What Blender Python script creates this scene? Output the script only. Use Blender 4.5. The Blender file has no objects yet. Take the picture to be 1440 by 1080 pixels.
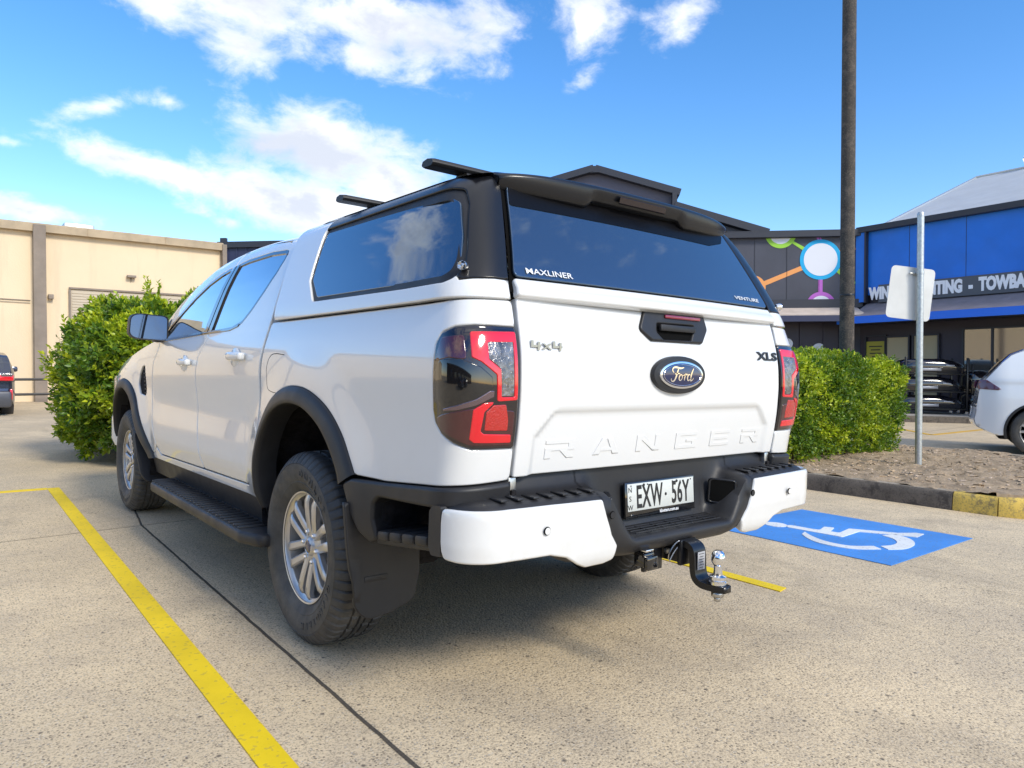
import bpy, bmesh, math, random
import numpy as np
from mathutils import Vector, Matrix
from mathutils.geometry import delaunay_2d_cdt
scene = bpy.context.scene
COL = scene.collection
R_ = math.radians
# ------------------------------------------------------------------ camera
CAM_O = np.array([-2.0802, -2.7425, 1.0994])
cam_d = bpy.data.cameras.new("camera"); cam = bpy.data.objects.new("camera", cam_d); COL.objects.link(cam)
_R = Vector((0.777128, -0.629042, 0.019452)); _U = Vector((-0.004547, 0.025296, 0.99967)); _F = Vector((0.629327, 0.776959, -0.016798))
m = Matrix.Identity(4)
for i in range(3):
    m[i][0] = _R[i]; m[i][1] = _U[i]; m[i][2] = -_F[i]; m[i][3] = CAM_O[i]
cam.matrix_world = m
cam_d.sensor_width = 36; cam_d.lens = 1009.055 / 1440 * 36
cam_d.clip_start = 0.05; cam_d.clip_end = 2000
scene.camera = cam
scene.view_settings.view_transform = 'Standard'; scene.view_settings.look = 'None'
scene.view_settings.exposure = EXPOSURE = 0.53
# ------------------------------------------------------------------ sun + sky
SUN_EL, SUN_AZ = 36.0, 174.0        # azimuth clockwise from +Y
sd = Vector((math.sin(R_(SUN_AZ)) * math.cos(R_(SUN_EL)), math.cos(R_(SUN_AZ)) * math.cos(R_(SUN_EL)), math.sin(R_(SUN_EL))))
sl = bpy.data.lights.new("sun", 'SUN'); so = bpy.data.objects.new("sun", sl); COL.objects.link(so)
sl.energy = 2.2; sl.angle = R_(13.0); sl.color = (1.0, 0.935, 0.79)
so.rotation_euler = sd.to_track_quat('Z', 'Y').to_euler(); so.location = (0, 0, 20)

class NT:
    """tiny node-tree writer"""
    def __init__(s, tree): s.t = tree; s.n = tree.nodes; s.l = tree.links
    def node(s, typ, **kw):
        n = s.n.new(typ)
        for k, v in kw.items(): setattr(n, k, v)
        return n
    def put(s, sock, v):
        if v is None: return
        if isinstance(v, bpy.types.NodeSocket): s.l.new(v, sock)
        else: sock.default_value = v
    def math(s, op, a, b=None, c=None, clamp=False):
        n = s.node('ShaderNodeMath', operation=op, use_clamp=clamp)
        s.put(n.inputs[0], a); s.put(n.inputs[1], b)
        if c is not None: s.put(n.inputs[2], c)
        return n.outputs[0]
    def dot(s, a, b):
        n = s.node('ShaderNodeVectorMath', operation='DOT_PRODUCT'); s.put(n.inputs[0], a); s.put(n.inputs[1], b); return n.outputs['Value']
    def vmath(s, op, a, b=None):
        n = s.node('ShaderNodeVectorMath', operation=op); s.put(n.inputs[0], a)
        if b is not None: s.put(n.inputs[1], b)
        return n.outputs[0]
    def noise(s, vec, scale, detail=4, rough=.55, dist=0.0, col=False):
        n = s.node('ShaderNodeTexNoise'); s.put(n.inputs['Vector'], vec)
        n.inputs['Scale'].default_value = scale; n.inputs['Detail'].default_value = detail
        n.inputs['Roughness'].default_value = rough; n.inputs['Distortion'].default_value = dist
        return n.outputs['Color' if col else 'Fac']
    def vor(s, vec, scale, feature='F1', out='Distance', rnd=1.0):
        n = s.node('ShaderNodeTexVoronoi', feature=feature); s.put(n.inputs['Vector'], vec)
        n.inputs['Scale'].default_value = scale; n.inputs['Randomness'].default_value = rnd
        return n.outputs[out]
    def ramp(s, f, a, b, lo=0.0, hi=1.0):
        n = s.node('ShaderNodeMapRange', interpolation_type='SMOOTHSTEP'); s.put(n.inputs[0], f)
        for i, v in enumerate((a, b, lo, hi)): s.put(n.inputs[1 + i], v)
        return n.outputs[0]
    def mix(s, f, a, b, mode='MIX'):
        n = s.node('ShaderNodeMix', data_type='RGBA', blend_type=mode); s.put(n.inputs[0], f)
        for k, v in ((6, a), (7, b)):
            if isinstance(v, (tuple, list)): v = tuple(v) + (1,) if len(v) == 3 else tuple(v)
            s.put(n.inputs[k], v)
        return n.outputs[2]
    def bump(s, h, dist, strength=1.0):
        n = s.node('ShaderNodeBump'); s.put(n.inputs['Height'], h)
        n.inputs['Distance'].default_value = dist; n.inputs['Strength'].default_value = strength
        return n.outputs[0]
    def objc(s): return s.node('ShaderNodeTexCoord').outputs['Object']
    def pos(s): return s.node('ShaderNodeNewGeometry').outputs['Position']
    def sep(s, v):
        n = s.node('ShaderNodeSeparateXYZ'); s.put(n.inputs[0], v); return n.outputs
    def comb(s, x, y, z):
        n = s.node('ShaderNodeCombineXYZ'); s.put(n.inputs[0], x); s.put(n.inputs[1], y); s.put(n.inputs[2], z); return n.outputs[0]

SKY_STRENGTH = 0.112
world = bpy.data.worlds.new("World"); scene.world = world; world.use_nodes = True
def build_world():
    world.node_tree.nodes.clear(); w = NT(world.node_tree)
    out = w.node('ShaderNodeOutputWorld'); bg = w.node('ShaderNodeBackground')
    sky = w.node('ShaderNodeTexSky', sky_type='NISHITA', sun_disc=False)
    sky.sun_elevation = R_(SUN_EL); sky.sun_rotation = R_(SUN_AZ); sky.altitude = 0; sky.air_density = 1.0; sky.dust_density = 0.3; sky.ozone_density = 2.0
    D = w.node('ShaderNodeTexCoord').outputs['Generated']
    z = w.sep(D)[2]
    # richer blue overhead, as clear autumn air has
    hs = w.node('ShaderNodeHueSaturation'); w.put(hs.inputs['Color'], sky.outputs[0]); hs.inputs['Saturation'].default_value = 1.33; hs.inputs['Value'].default_value = 1.58
    base = w.mix(1.0, hs.outputs[0], (1.035, .95, 1.0), 'MULTIPLY')
    # cloud banks: (centre direction, tangent width, tangent height, roll, weight)
    blobs = CLOUDS
    field = None
    big = w.noise(w.vmath('MULTIPLY', D, (1, 1, 2.2)), 2.6, 7, .56, .35)
    fine = w.noise(w.vmath('MULTIPLY', D, (1, 1, 1.7)), 15.0, 9, .62, .25)
    for (c, e1, e2, k) in blobs:
        a = w.dot(D, e1); b = w.dot(D, e2); f = w.dot(D, c)
        r2 = w.math('ADD', w.math('MULTIPLY', a, a), w.math('MULTIPLY', b, b))
        g = w.math('MULTIPLY', w.math('SUBTRACT', 1.0, w.math('SQRT', r2)), k)
        g = w.math('ADD', g, w.math('MULTIPLY', w.math('LESS_THAN', f, 0.0), -5.0))
        field = g if field is None else w.math('MAXIMUM', field, g)
    dens = w.math('ADD', field, w.math('MULTIPLY', w.math('SUBTRACT', big, .5), 1.0))
    dens = w.math('ADD', dens, w.math('MULTIPLY', w.math('SUBTRACT', fine, .5), 2.1))
    alpha = w.ramp(dens, .0, 1.0)
    sh = w.noise(w.vmath('ADD', w.vmath('MULTIPLY', D, (1, 1, 2.6)), (.0, .0, .06)), 6.0, 6, .55)
    body = w.ramp(w.math('ADD', w.math('MULTIPLY', dens, .42), sh), .62, 1.05)
    ccol = w.mix(body, (8.3, 8.3, 8.3), (5.0, 5.3, 6.0))
    col = w.mix(w.math('MULTIPLY', alpha, .96), base, ccol)
    w.put(bg.inputs[0], col); bg.inputs[1].default_value = SKY_STRENGTH
    w.l.new(bg.outputs[0], out.inputs[0])

def _cl(px, py, wx, hy, roll, k):
    """cloud bank at a compass bearing/elevation, given as (bearing deg, elevation deg, half width deg, half height deg, roll deg, weight)"""
    az, el = R_(px), R_(py)
    c = Vector((math.sin(az) * math.cos(el), math.cos(az) * math.cos(el), math.sin(el)))
    e1 = Vector((math.cos(az), -math.sin(az), 0)); e2 = e1.cross(c)
    ro = R_(roll); a = e1 * math.cos(ro) + e2 * math.sin(ro); b = -e1 * math.sin(ro) + e2 * math.cos(ro)
    return (tuple(c), tuple(a / math.tan(R_(wx))), tuple(b / math.tan(R_(hy))), k)
CLOUDS = [_cl(*a) for a in [(16.0, 25.6, 10.5, 3.4, -2, 1.15), (29.0, 25.2, 11, 3.4, -4, 1.2), (17.6, 22.2, 3.0, 2.4, -20, .9), (27, 23.0, 7, 2.0, -8, .9), (35.6, 26.0, 4.5, 2.2, 0, .9), (44.8, 26.0, 3.6, 3.4, -20, .95), (44.8, 22.4, 2.6, 1.2, 30, .6), (51.7, 26.0, 3.6, 2.6, 20, .85), (33.4, 23.6, 1.6, 1.2, 0, .55),
(12.2, 13.7, 9.2, 1.6, -9, 1.15), (22.5, 12.4, 11.5, 3.0, -8, 1.5), (24.6, 16.2, 8.0, 3.6, -12, 1.35), (29.0, 14.0, 6.5, 3.8, -10, 1.3), (9.4, 17.3, 3.6, .8, 25, .64), (13.2, 18.2, 1.4, .6, 0, .6), (4.6, 9.9, 6.8, 1.1, -5, 1.0), (4.0, 14.0, 2.2, .5, 0, .55), (17.5, 10.6, 1.6, .6, 0, .6),
(-22, 30, 10, 7, 20, 1.15), (-64, 20, 18, 8, 0, .95), (-20, 66, 26, 12, 30, 1.0), (-100, 35, 26, 16, 0, 1.0), (60, 84, 36, 26, 10, 1.1), (-140, 60, 30, 20, 10, 1.1), (-165, 25, 30, 18, 0, 1.0), (105, 8, 22, 5, 0, .9), (180, 66, 34, 18, 0, 1.1), (60, 62, 20, 10, 0, .9)]]  # clouds out of view, added for reflections and to whiten the fill light
build_world()

# ------------------------------------------------------------------ materials
MATS = {}
def mat(name, base=(.5, .5, .5), rough=.5, metal=0.0, coat=0.0, spec=.5, emit=None, trans=0.0, bump=None, var=None, coat_rough=.03):
    """principled material; var=(scale, amount) tone variation, bump=(scale, metres)"""
    m = bpy.data.materials.new(name); m.use_nodes = True; t = NT(m.node_tree); p = m.node_tree.nodes['Principled BSDF']
    c = tuple(base) + (1,)
    p.inputs['Roughness'].default_value = rough; p.inputs['Metallic'].default_value = metal
    p.inputs['Coat Weight'].default_value = coat; p.inputs['Coat Roughness'].default_value = coat_rough
    p.inputs['Specular IOR Level'].default_value = spec; p.inputs['Transmission Weight'].default_value = trans
    if var:
        n = t.noise(t.objc(), var[0], 6, .6)
        f = t.ramp(n, .3, .7)
        lo = tuple(x * (1 - var[1]) for x in base); hi = tuple(min(1, x * (1 + var[1])) for x in base)
        t.put(p.inputs['Base Color'], t.mix(f, lo, hi))
        t.put(p.inputs['Roughness'], t.ramp(t.noise(t.objc(), var[0] * 2.3, 5), .3, .7, max(0, rough * .88), min(1, rough * 1.12)))
    else: p.inputs['Base Color'].default_value = c
    if bump: t.put(p.inputs['Normal'], t.bump(t.noise(t.objc(), bump[0], 4), bump[1]))
    if emit: p.inputs['Emission Color'].default_value = tuple(emit[0]) + (1,); p.inputs['Emission Strength'].default_value = emit[1]
    MATS[name] = m
    return m

# ------------------------------------------------------------------ mesh helpers
def tag(o, label=None, cat=None, group=None, kind=None):
    for k, v in (('label', label), ('category', cat), ('group', group), ('kind', kind)):
        if v: o[k] = v
    return o
def empty(name, loc=(0, 0, 0), rot=None):
    o = bpy.data.objects.new(name, None); COL.objects.link(o); o.location = loc; o.empty_display_size = .2
    if rot is not None: o.rotation_euler = rot
    return o
def mk(name, V, Fc, mats, parent=None, smooth=True, normals=None, mirror=False, fm=None, sharp=None):
    """link one mesh object"""
    V = np.asarray(V, float).reshape(-1, 3).copy()
    if mirror:
        V[:, 0] *= -1; Fc = [tuple(reversed(f)) for f in Fc]
        if normals is not None: normals = np.asarray(normals).copy(); normals[:, 0] *= -1
    me = bpy.data.meshes.new(name); me.from_pydata(V.tolist(), [], [tuple(int(i) for i in f) for f in Fc])
    if not isinstance(mats, (list, tuple)): mats = [mats]
    for mm in mats: me.materials.append(mm)
    if fm is not None: me.polygons.foreach_set('material_index', np.asarray(fm, dtype=np.int32))
    me.polygons.foreach_set('use_smooth', np.full(len(me.polygons), bool(smooth)))
    me.update()
    if normals is not None:
        nn = np.asarray(normals, float); nn = nn / np.maximum(np.linalg.norm(nn, axis=1)[:, None], 1e-9)
        me.normals_split_custom_set_from_vertices(nn.tolist())
    elif smooth and sharp: me.set_sharp_from_angle(angle=R_(sharp))
    o = bpy.data.objects.new(name, me); COL.objects.link(o)
    if parent is not None: o.parent = parent
    return o
class MB:
    """collects several shapes into one mesh"""
    def __init__(s): s.V = []; s.F = []; s.M = []
    def add(s, V, Fc, mi=0, T=None):
        k = len(s.V); V = np.asarray(V, float).reshape(-1, 3)
        if T is not None: V = np.array([tuple(T @ Vector(v)) for v in V])
        s.V += V.tolist(); s.F += [tuple(int(i) + k for i in f) for f in Fc]; s.M += [mi] * len(Fc)
        return s
    def box(s, c, d, r=0.0, mi=0, T=None, seg=2):
        bm = bmesh.new(); bmesh.ops.create_cube(bm, size=1)
        for v in bm.verts: v.co = Vector((v.co.x * d[0], v.co.y * d[1], v.co.z * d[2]))
        if r > 0: bmesh.ops.bevel(bm, geom=list(bm.edges), offset=min(r, min(d) * .49), segments=seg, affect='EDGES', profile=.5)
        for v in bm.verts: v.co += Vector(c)
        bm.verts.index_update(); V = [tuple(v.co) for v in bm.verts]; Fc = [[v.index for v in f.verts] for f in bm.faces]; bm.free()
        return s.add(V, Fc, mi, T)
    def grid(s, P, closeu=False, closev=False, mi=0, T=None, flip=False):
        P = np.asarray(P, float); a, b = P.shape[:2]; Fc = []
        for i in range(a - (0 if closeu else 1)):
            for j in range(b - (0 if closev else 1)):
                q = (i * b + j, ((i + 1) % a) * b + j, ((i + 1) % a) * b + (j + 1) % b, i * b + (j + 1) % b)
                Fc.append(q[::-1] if flip else q)
        return s.add(P.reshape(-1, 3), Fc, mi, T)
    def lathe(s, prof, n=32, axis='z', c=(0, 0, 0), mi=0, T=None, cap=True):
        """prof: list of (radius, height)"""
        a = np.linspace(0, 2 * np.pi, n, endpoint=False); P = []
        for (r, h) in prof: P.append(np.stack([r * np.cos(a), r * np.sin(a), np.full(n, h)], 1))
        P = np.array(P)
        if axis == 'x': P = P[..., [2, 0, 1]]
        if axis == 'y': P = P[..., [1, 2, 0]]
        P = P + np.array(c); k = len(prof)
        up = prof[-1][1] >= prof[0][1]
        s.grid(P, closev=True, mi=mi, T=T, flip=up)
        if cap:
            s.add(P[0], [tuple(range(n))[::-1] if up else tuple(range(n))], mi, T); s.add(P[-1], [tuple(range(n)) if up else tuple(range(n))[::-1]], mi, T)
        return s
    def tube(s, pts, r, n=10, mi=0, T=None, cap=True):
        pts = [Vector(p) for p in pts]; rs = r if hasattr(r, '__len__') else [r] * len(pts); P = []
        up = None
        for i, p in enumerate(pts):
            d = (pts[min(i + 1, len(pts) - 1)] - pts[max(i - 1, 0)]).normalized()
            if up is None: up = d.orthogonal().normalized()
            up = (up - d * up.dot(d)).normalized(); sd_ = d.cross(up)
            P.append([tuple(p + (up * math.cos(t) + sd_ * math.sin(t)) * rs[i]) for t in np.linspace(0, 2 * np.pi, n, endpoint=False)])
        s.grid(P, closev=True, mi=mi, T=T, flip=True)
        if cap: s.add(P[0], [tuple(range(n))[::-1]], mi, T); s.add(P[-1], [tuple(range(n))], mi, T)
        return s
    def prism(s, poly, h0, h1, axis='z', mi=0, T=None):
        """extrude a 2D polygon (ccw) along an axis; poly coords are the other two axes in order"""
        n = len(poly); V = []
        for h in (h0, h1):
            for a, b in poly: V.append({'z': (a, b, h), 'x': (h, a, b), 'y': (a, h, b)}[axis])
        Fc = [tuple(range(n))[::-1], tuple(range(n, 2 * n))] + [(i, (i + 1) % n, n + (i + 1) % n, n + i) for i in range(n)]
        if axis == 'y': Fc = [f[::-1] for f in Fc]
        if sum(poly[i][0] * poly[(i + 1) % n][1] - poly[(i + 1) % n][0] * poly[i][1] for i in range(n)) < 0: Fc = [f[::-1] for f in Fc]
        return s.add(V, Fc, mi, T)
    def obj(s, name, mats, parent=None, smooth=True, sharp=35, mirror=False):
        return mk(name, s.V, s.F, mats, parent, smooth, None, mirror, s.M if isinstance(mats, (list, tuple)) else None, sharp)
def T_(loc=(0, 0, 0), rx=0, ry=0, rz=0, s=None):
    m = Matrix.Translation(loc) @ Matrix.Rotation(R_(rz), 4, 'Z') @ Matrix.Rotation(R_(ry), 4, 'Y') @ Matrix.Rotation(R_(rx), 4, 'X')
    if s is not None: m = m @ Matrix.Diagonal((*s, 1))
    return m
def poly_round(P, rad, seg=6):
    """fillet polygon corners; rad scalar or list"""
    n = len(P); out = []
    for i in range(n):
        r = rad[i] if hasattr(rad, '__len__') else rad
        p = np.array(P[i], float); a = np.array(P[i - 1], float) - p; b = np.array(P[(i + 1) % n], float) - p
        la, lb = np.linalg.norm(a), np.linalg.norm(b)
        if r <= 0 or la < 1e-6 or lb < 1e-6: out.append(tuple(p)); continue
        a /= la; b /= lb; ang = math.acos(max(-1, min(1, a @ b))); 
        if ang > math.pi - .05: out.append(tuple(p)); continue
        t = min(r / math.tan(ang / 2), la * .48, lb * .48)
        p0, p1 = p + a * t, p + b * t
        for k in range(seg + 1):
            u = k / seg; out.append(tuple((1 - u) ** 2 * p0 + 2 * u * (1 - u) * p + u * u * p1))
    return out
def resample(P, ds, closed=True):
    P = [np.array(p, float) for p in P]; out = []
    n = len(P)
    for i in range(n if closed else n - 1):
        a, b = P[i], P[(i + 1) % n]; L = np.linalg.norm(b - a)
        if L < 1e-5: continue
        k = max(1, int(math.ceil(L / ds)))
        for j in range(k): out.append(a + (b - a) * j / k)
    if not closed: out.append(P[-1])
    return np.array(out)
def catmull(P, n=8, closed=False):
    P = [np.array(p, float) for p in P]; m_ = len(P); out = []
    for i in range(m_ if closed else m_ - 1):
        g = lambda k: P[k % m_] if closed else P[max(0, min(m_ - 1, k))]
        p0, p1, p2, p3 = g(i - 1), g(i), g(i + 1), g(i + 2)
        for j in range(n):
            t = j / n; out.append(.5 * ((2 * p1) + (-p0 + p2) * t + (2 * p0 - 5 * p1 + 4 * p2 - p3) * t * t + (-p0 + 3 * p1 - 3 * p2 + p3) * t ** 3))
    if not closed: out.append(P[-1])
    return [tuple(p) for p in out]
def inside(Q, poly):
    Q = np.asarray(Q); c = np.zeros(len(Q), bool); n = len(poly)
    for i in range(n):
        x0, y0 = poly[i]; x1, y1 = poly[(i + 1) % n]
        if y0 == y1: continue
        k = ((y0 > Q[:, 1]) != (y1 > Q[:, 1])) & (Q[:, 0] < (x1 - x0) * (Q[:, 1] - y0) / (y1 - y0) + x0)
        c ^= k
    return c
def bdist(Q, loops):
    Q = np.asarray(Q); d = np.full(len(Q), 1e9)
    for L in loops:
        A = np.asarray(L); B = np.roll(A, -1, 0)
        for a, b in zip(A, B):
            ab = b - a; t = np.clip(((Q - a) @ ab) / max(ab @ ab, 1e-12), 0, 1)
            d = np.minimum(d, np.hypot(*(Q - a - t[:, None] * ab).T))
    return d
def area2(P): P = np.asarray(P); Q = np.roll(P, -1, 0); return ((P[:, 0] * Q[:, 1] - Q[:, 0] * P[:, 1]).sum()) / 2
def frame(S, u, v, e=1e-3):
    Su = (S(u + e, v) - S(u - e, v)) / (2 * e); Sv = (S(u, v + e) - S(u, v - e)) / (2 * e)
    N = np.cross(Su, Sv); N /= np.maximum(np.linalg.norm(N, axis=1)[:, None], 1e-9)
    return Su, Sv, N
def panel(name, outline, S, mt, parent=None, holes=(), sp=.035, ed=.018, r=.006, th=.02, out=None, h=None, lift=0.0, mirror=False, both=False, gap=None):
    """sheet-metal panel: 2D outline (with holes) on the parametric surface S(u,v), edges rolled over radius r and returned by th.
    out: a direction vector the outward normal must roughly follow; h(u,v): extra relief; lift: offset off the surface"""
    loops = []
    for k, L in enumerate([outline] + list(holes)):
        L = resample(L, ed)
        if (area2(L) > 0) != (k == 0): L = L[::-1]
        loops.append(L)
    pts = []; tx = []; dd = []; edges = []; lb = []
    for L in loops:
        n = len(L); t = np.roll(L, -1, 0) - np.roll(L, 1, 0); t /= np.maximum(np.linalg.norm(t, axis=1)[:, None], 1e-9)
        on = np.stack([t[:, 1], -t[:, 0]], 1)     # outward of material
        k0 = len(pts); pts += L.tolist(); tx += on.tolist(); dd += [0.0] * n; lb.append((k0, n))
        edges += [(k0 + i, k0 + (i + 1) % n) for i in range(n)]
    if r > 0:
        for L in loops:
            t = np.roll(L, -1, 0) - np.roll(L, 1, 0); t /= np.maximum(np.linalg.norm(t, axis=1)[:, None], 1e-9)
            on = np.stack([t[:, 1], -t[:, 0]], 1)
            for f in (.15, .5, 1.0):
                Q = L - on * r * f; ok = (bdist(Q, loops) > r * f * .97) & inside(Q, loops[0])
                for q, o_, k in zip(Q, on, ok):
                    if k: pts.append(q.tolist()); tx.append(o_.tolist()); dd.append(r * f)
    lo = loops[0].min(0); hi = loops[0].max(0)
    gu = np.arange(lo[0] + sp * .5, hi[0], sp); gv = np.arange(lo[1] + sp * .5, hi[1], sp)
    if len(gu) and len(gv):
        G = np.array(np.meshgrid(gu, gv)).reshape(2, -1).T + 1e-5
        k = inside(G, loops[0])
        for L in loops[1:]: k &= ~inside(G, L)
        G = G[k]
        if len(G):
            G = G[bdist(G, loops) > r + min(ed, sp) * .45]
            pts += G.tolist(); tx += [[0, 0]] * len(G); dd += [1.0] * len(G)
    res = delaunay_2d_cdt([Vector(p) for p in pts], edges, [], 0, 1e-6)
    V2 = np.array([tuple(v) for v in res[0]]); tris = np.array([tuple(f) for f in res[2]])
    src = [o_[0] if o_ else -1 for o_ in res[3]]
    cen = V2[tris].mean(1); k = inside(cen, loops[0])
    for L in loops[1:]: k &= ~inside(cen, L)
    tris = tris[k]
    a, b, c = V2[tris[:, 0]], V2[tris[:, 1]], V2[tris[:, 2]]
    cr = (b[:, 0] - a[:, 0]) * (c[:, 1] - a[:, 1]) - (b[:, 1] - a[:, 1]) * (c[:, 0] - a[:, 0])
    tris = tris[np.abs(cr) > 1e-10]; cr = cr[np.abs(cr) > 1e-10]
    tris[cr < 0] = tris[cr < 0][:, ::-1]
    d = np.array([dd[i] if i >= 0 else 1.0 for i in src]); tn = np.array([tx[i] if i >= 0 else (0, 0) for i in src], float)
    S0 = S
    if h is not None or lift:
        def S(u, v):
            P = S0(u, v); _, _, N = frame(S0, u, v)
            sg = sgn; return P + N * (sg * ((h(u, v) if h is not None else 0) + lift))[..., None] if h is not None else P + N * sg * lift
    sgn = 1.0
    u, v = V2[:, 0], V2[:, 1]
    _, _, N0 = frame(S0, u, v)
    flip = False
    if out is not None and (N0 @ np.array(out, float)).mean() < 0: flip = True; sgn = -1.0
    P = S(u, v); Su, Sv, N = frame(S, u, v)
    if flip: N = -N
    rr = max(r, 1e-6); dc = np.minimum(d, rr); drop = np.where(d < rr, rr - np.sqrt(np.maximum(0, rr * rr - (rr - dc) ** 2)), 0) if r > 0 else 0 * d
    P2 = P - N * drop[:, None]
    T3 = Su * tn[:, :1] + Sv * tn[:, 1:]; T3 = T3 - N * (T3 * N).sum(1)[:, None]; T3 /= np.maximum(np.linalg.norm(T3, axis=1)[:, None], 1e-9)
    sn = np.clip((rr - dc) / rr, 0, .98) if r > 0 else 0 * d
    NN = N * np.sqrt(1 - sn ** 2)[:, None] + T3 * sn[:, None]
    Vx = P2.tolist(); Nx = NN.tolist(); Fc = [tuple(t) for t in tris]
    if th > 0:
        m_ = {s_: i for i, s_ in enumerate(src) if s_ >= 0}
        for k0, n in lb:
            ids = [m_.get(k0 + i) for i in range(n)]
            if None in ids: continue
            b0 = len(Vx)
            for i in ids: Vx.append(P2[i].tolist()); Nx.append(T3[i].tolist())
            for i in ids: Vx.append((P2[i] - N[i] * th).tolist()); Nx.append(T3[i].tolist())
            for i in range(n): Fc.append((b0 + i, b0 + n + i, b0 + n + (i + 1) % n, b0 + (i + 1) % n))
    if flip: Fc = [f[::-1] for f in Fc]
    o = mk(name, Vx, Fc, mt, parent, True, np.array(Nx), mirror)
    if both: return o, mk(name, Vx, Fc, mt, parent, True, np.array(Nx), True)
    return o
def loft_grid(name, fn, us, vs, mt, parent=None, out=None, mirror=False, closev=False):
    P = np.array([[fn(u, v) for v in vs] for u in us]); b = MB(); b.grid(P, closev=closev)
    n = np.cross(P[1, 0] - P[0, 0], P[0, 1] - P[0, 0])
    if out is not None:
        i, j = len(us) // 2, len(vs) // 2
        n = np.cross(P[i, j] - P[i - 1, j], P[i, j] - P[i, j - 1])
        if n @ np.array(out) < 0: b.F = [f[::-1] for f in b.F]
    return b.obj(name, mt, parent, True, 60, mirror)
def text_mesh(body, size, ext=.002, bold=0.0, bevel=0.0, sx=1.0, shear=0.0, align='CENTER', sc=1.0, res=3):
    cu = bpy.data.curves.new("t", 'FONT'); cu.body = body; cu.size = size; cu.extrude = ext; cu.offset = bold; cu.bevel_depth = bevel
    cu.shear = shear; cu.align_x = align; cu.align_y = 'CENTER'; cu.space_character = sc; cu.resolution_u = res
    ob = bpy.data.objects.new("t", cu); COL.objects.link(ob); dg = bpy.context.evaluated_depsgraph_get(); dg.update()
    me = bpy.data.meshes.new_from_object(ob.evaluated_get(dg)); V = np.array([v.co[:] for v in me.vertices]); Fc = [tuple(p.vertices) for p in me.polygons]
    bpy.data.objects.remove(ob); bpy.data.curves.remove(cu); bpy.data.meshes.remove(me)
    V[:, 0] *= sx
    return V, Fc
# ================================================================== PICKUP TRUCK
# >>SURF
def itp(x, tab): t = np.array(tab, float); return np.interp(x, t[:, 0], t[:, 1])
_SM = {}
def sitp(x, tab, e):   # lookup in a gaussian-smoothed copy of the table
    k = (id(tab), e)
    if k not in _SM:
        t = np.array(tab, float); g = np.linspace(t[0, 0] - .2, t[-1, 0] + .2, 1600); st = g[1] - g[0]
        ext = np.interp(g, t[:, 0], t[:, 1]); lo_ = g < t[0, 0]; hi_ = g > t[-1, 0]
        s0 = (t[1, 1] - t[0, 1]) / (t[1, 0] - t[0, 0]); s1 = (t[-1, 1] - t[-2, 1]) / (t[-1, 0] - t[-2, 0])
        ext[lo_] = t[0, 1] + (g[lo_] - t[0, 0]) * s0; ext[hi_] = t[-1, 1] + (g[hi_] - t[-1, 0]) * s1
        n = max(1, int(3 * e / st)); kk = np.exp(-.5 * (np.arange(-n, n + 1) * st / e) ** 2); kk /= kk.sum()
        sm = np.convolve(ext, kk, 'same'); sm[:n] = ext[:n]; sm[-n:] = ext[-n:]
        _SM[k] = (g, sm)
    g, sm = _SM[k]; return np.interp(x, g, sm)
def smooth(x): x = np.clip(x, 0, 1); return x * x * (3 - 2 * x)
W_TAB = [(.40, .885), (.45, .895), (.50, .903), (.56, .915), (.62, .922), (.70, .926), (.80, .922), (.90, .919), (.98, .922), (1.05, .930), (1.11, .932), (1.16, .927), (1.20, .917), (1.24, .905), (1.27, .896), (1.31, .886), (1.36, .870)]
GH_TAB = [(0, 1), (.05, .993), (.10, .985), (.22, .968), (.35, .948), (.48, .926), (.6, .90), (.7, .875), (.78, .85), (.84, .82), (.88, .785), (.92, .73), (.95, .66), (.975, .55), (.99, .38), (1.0, 0)]
ZT_TAB = [(.3, 1.765), (.5, 1.775), (.8, 1.80), (1.1, 1.808), (1.4, 1.80), (1.65, 1.78), (1.85, 1.75), (2.17, 1.675), (2.54, 1.565), (2.8, 1.47), (3.06, 1.38), (3.3, 1.30)]
HS_TAB = [(2.2, 1.30), (2.5, 1.285), (2.8, 1.255), (3.1, 1.215), (3.4, 1.165), (3.7, 1.105), (3.95, 1.04), (4.15, .93)]
ZB = 1.27
def zt(y): return sitp(y, ZT_TAB, .08)
def hs(y): return sitp(y, HS_TAB, .08)
def frontin(y): return .30 * np.clip((y - 3.55) / .6, 0, 2) ** 2.2 * .8
def blister(y, z):
    r1 = np.hypot(y - 0.0, (z - .50)); r2 = np.hypot(y - 3.26, (z - .47))
    b = .022 * smooth(1 - (r1 - .50) / .20) + .028 * smooth(1 - (r2 - .50) / .22)
    return b * smooth((z - .45) / .1)
def Wl(y, z):
    """lower body half width"""
    zz = np.where(z > .9, .9 + (z - .9) * .40 / np.maximum(hs(y) - .9, .02), z)
    zz = np.where(y > 2.2, zz, z)
    dr = smooth((y - .52) / .2) * smooth((2.62 - y) / .3)             # door area: waisted lower flank
    w = sitp(zz, W_TAB, .032) + blister(y, z) - .010 * dr * np.exp(-((z - .84) / .10) ** 2) + .006 * dr * np.exp(-((z - .62) / .05) ** 2)
    return w - frontin(y)
def Wg(y, z):
    zn = (z - ZB) / np.maximum(zt(y) - ZB, .03)
    xb = .896 - .12 * np.clip((y - 2.3) / .8, 0, 2) ** 2
    return xb * sitp(np.clip(zn, 0, 1), GH_TAB, .006)
def BODY(y, z):
    """left side of cab, doors, fender"""
    y = np.asarray(y, float); z = np.asarray(z, float)
    g = (z > ZB) & (y < 3.3)
    x = np.where(z <= ZB, Wl(y, np.minimum(z, ZB + .09)), Wg(y, z) + (Wl(y, np.full_like(z, ZB)) - .896) * np.exp(-np.maximum(z - ZB, 0) / .08))
    return np.stack([-x, y, z], -1)
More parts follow.
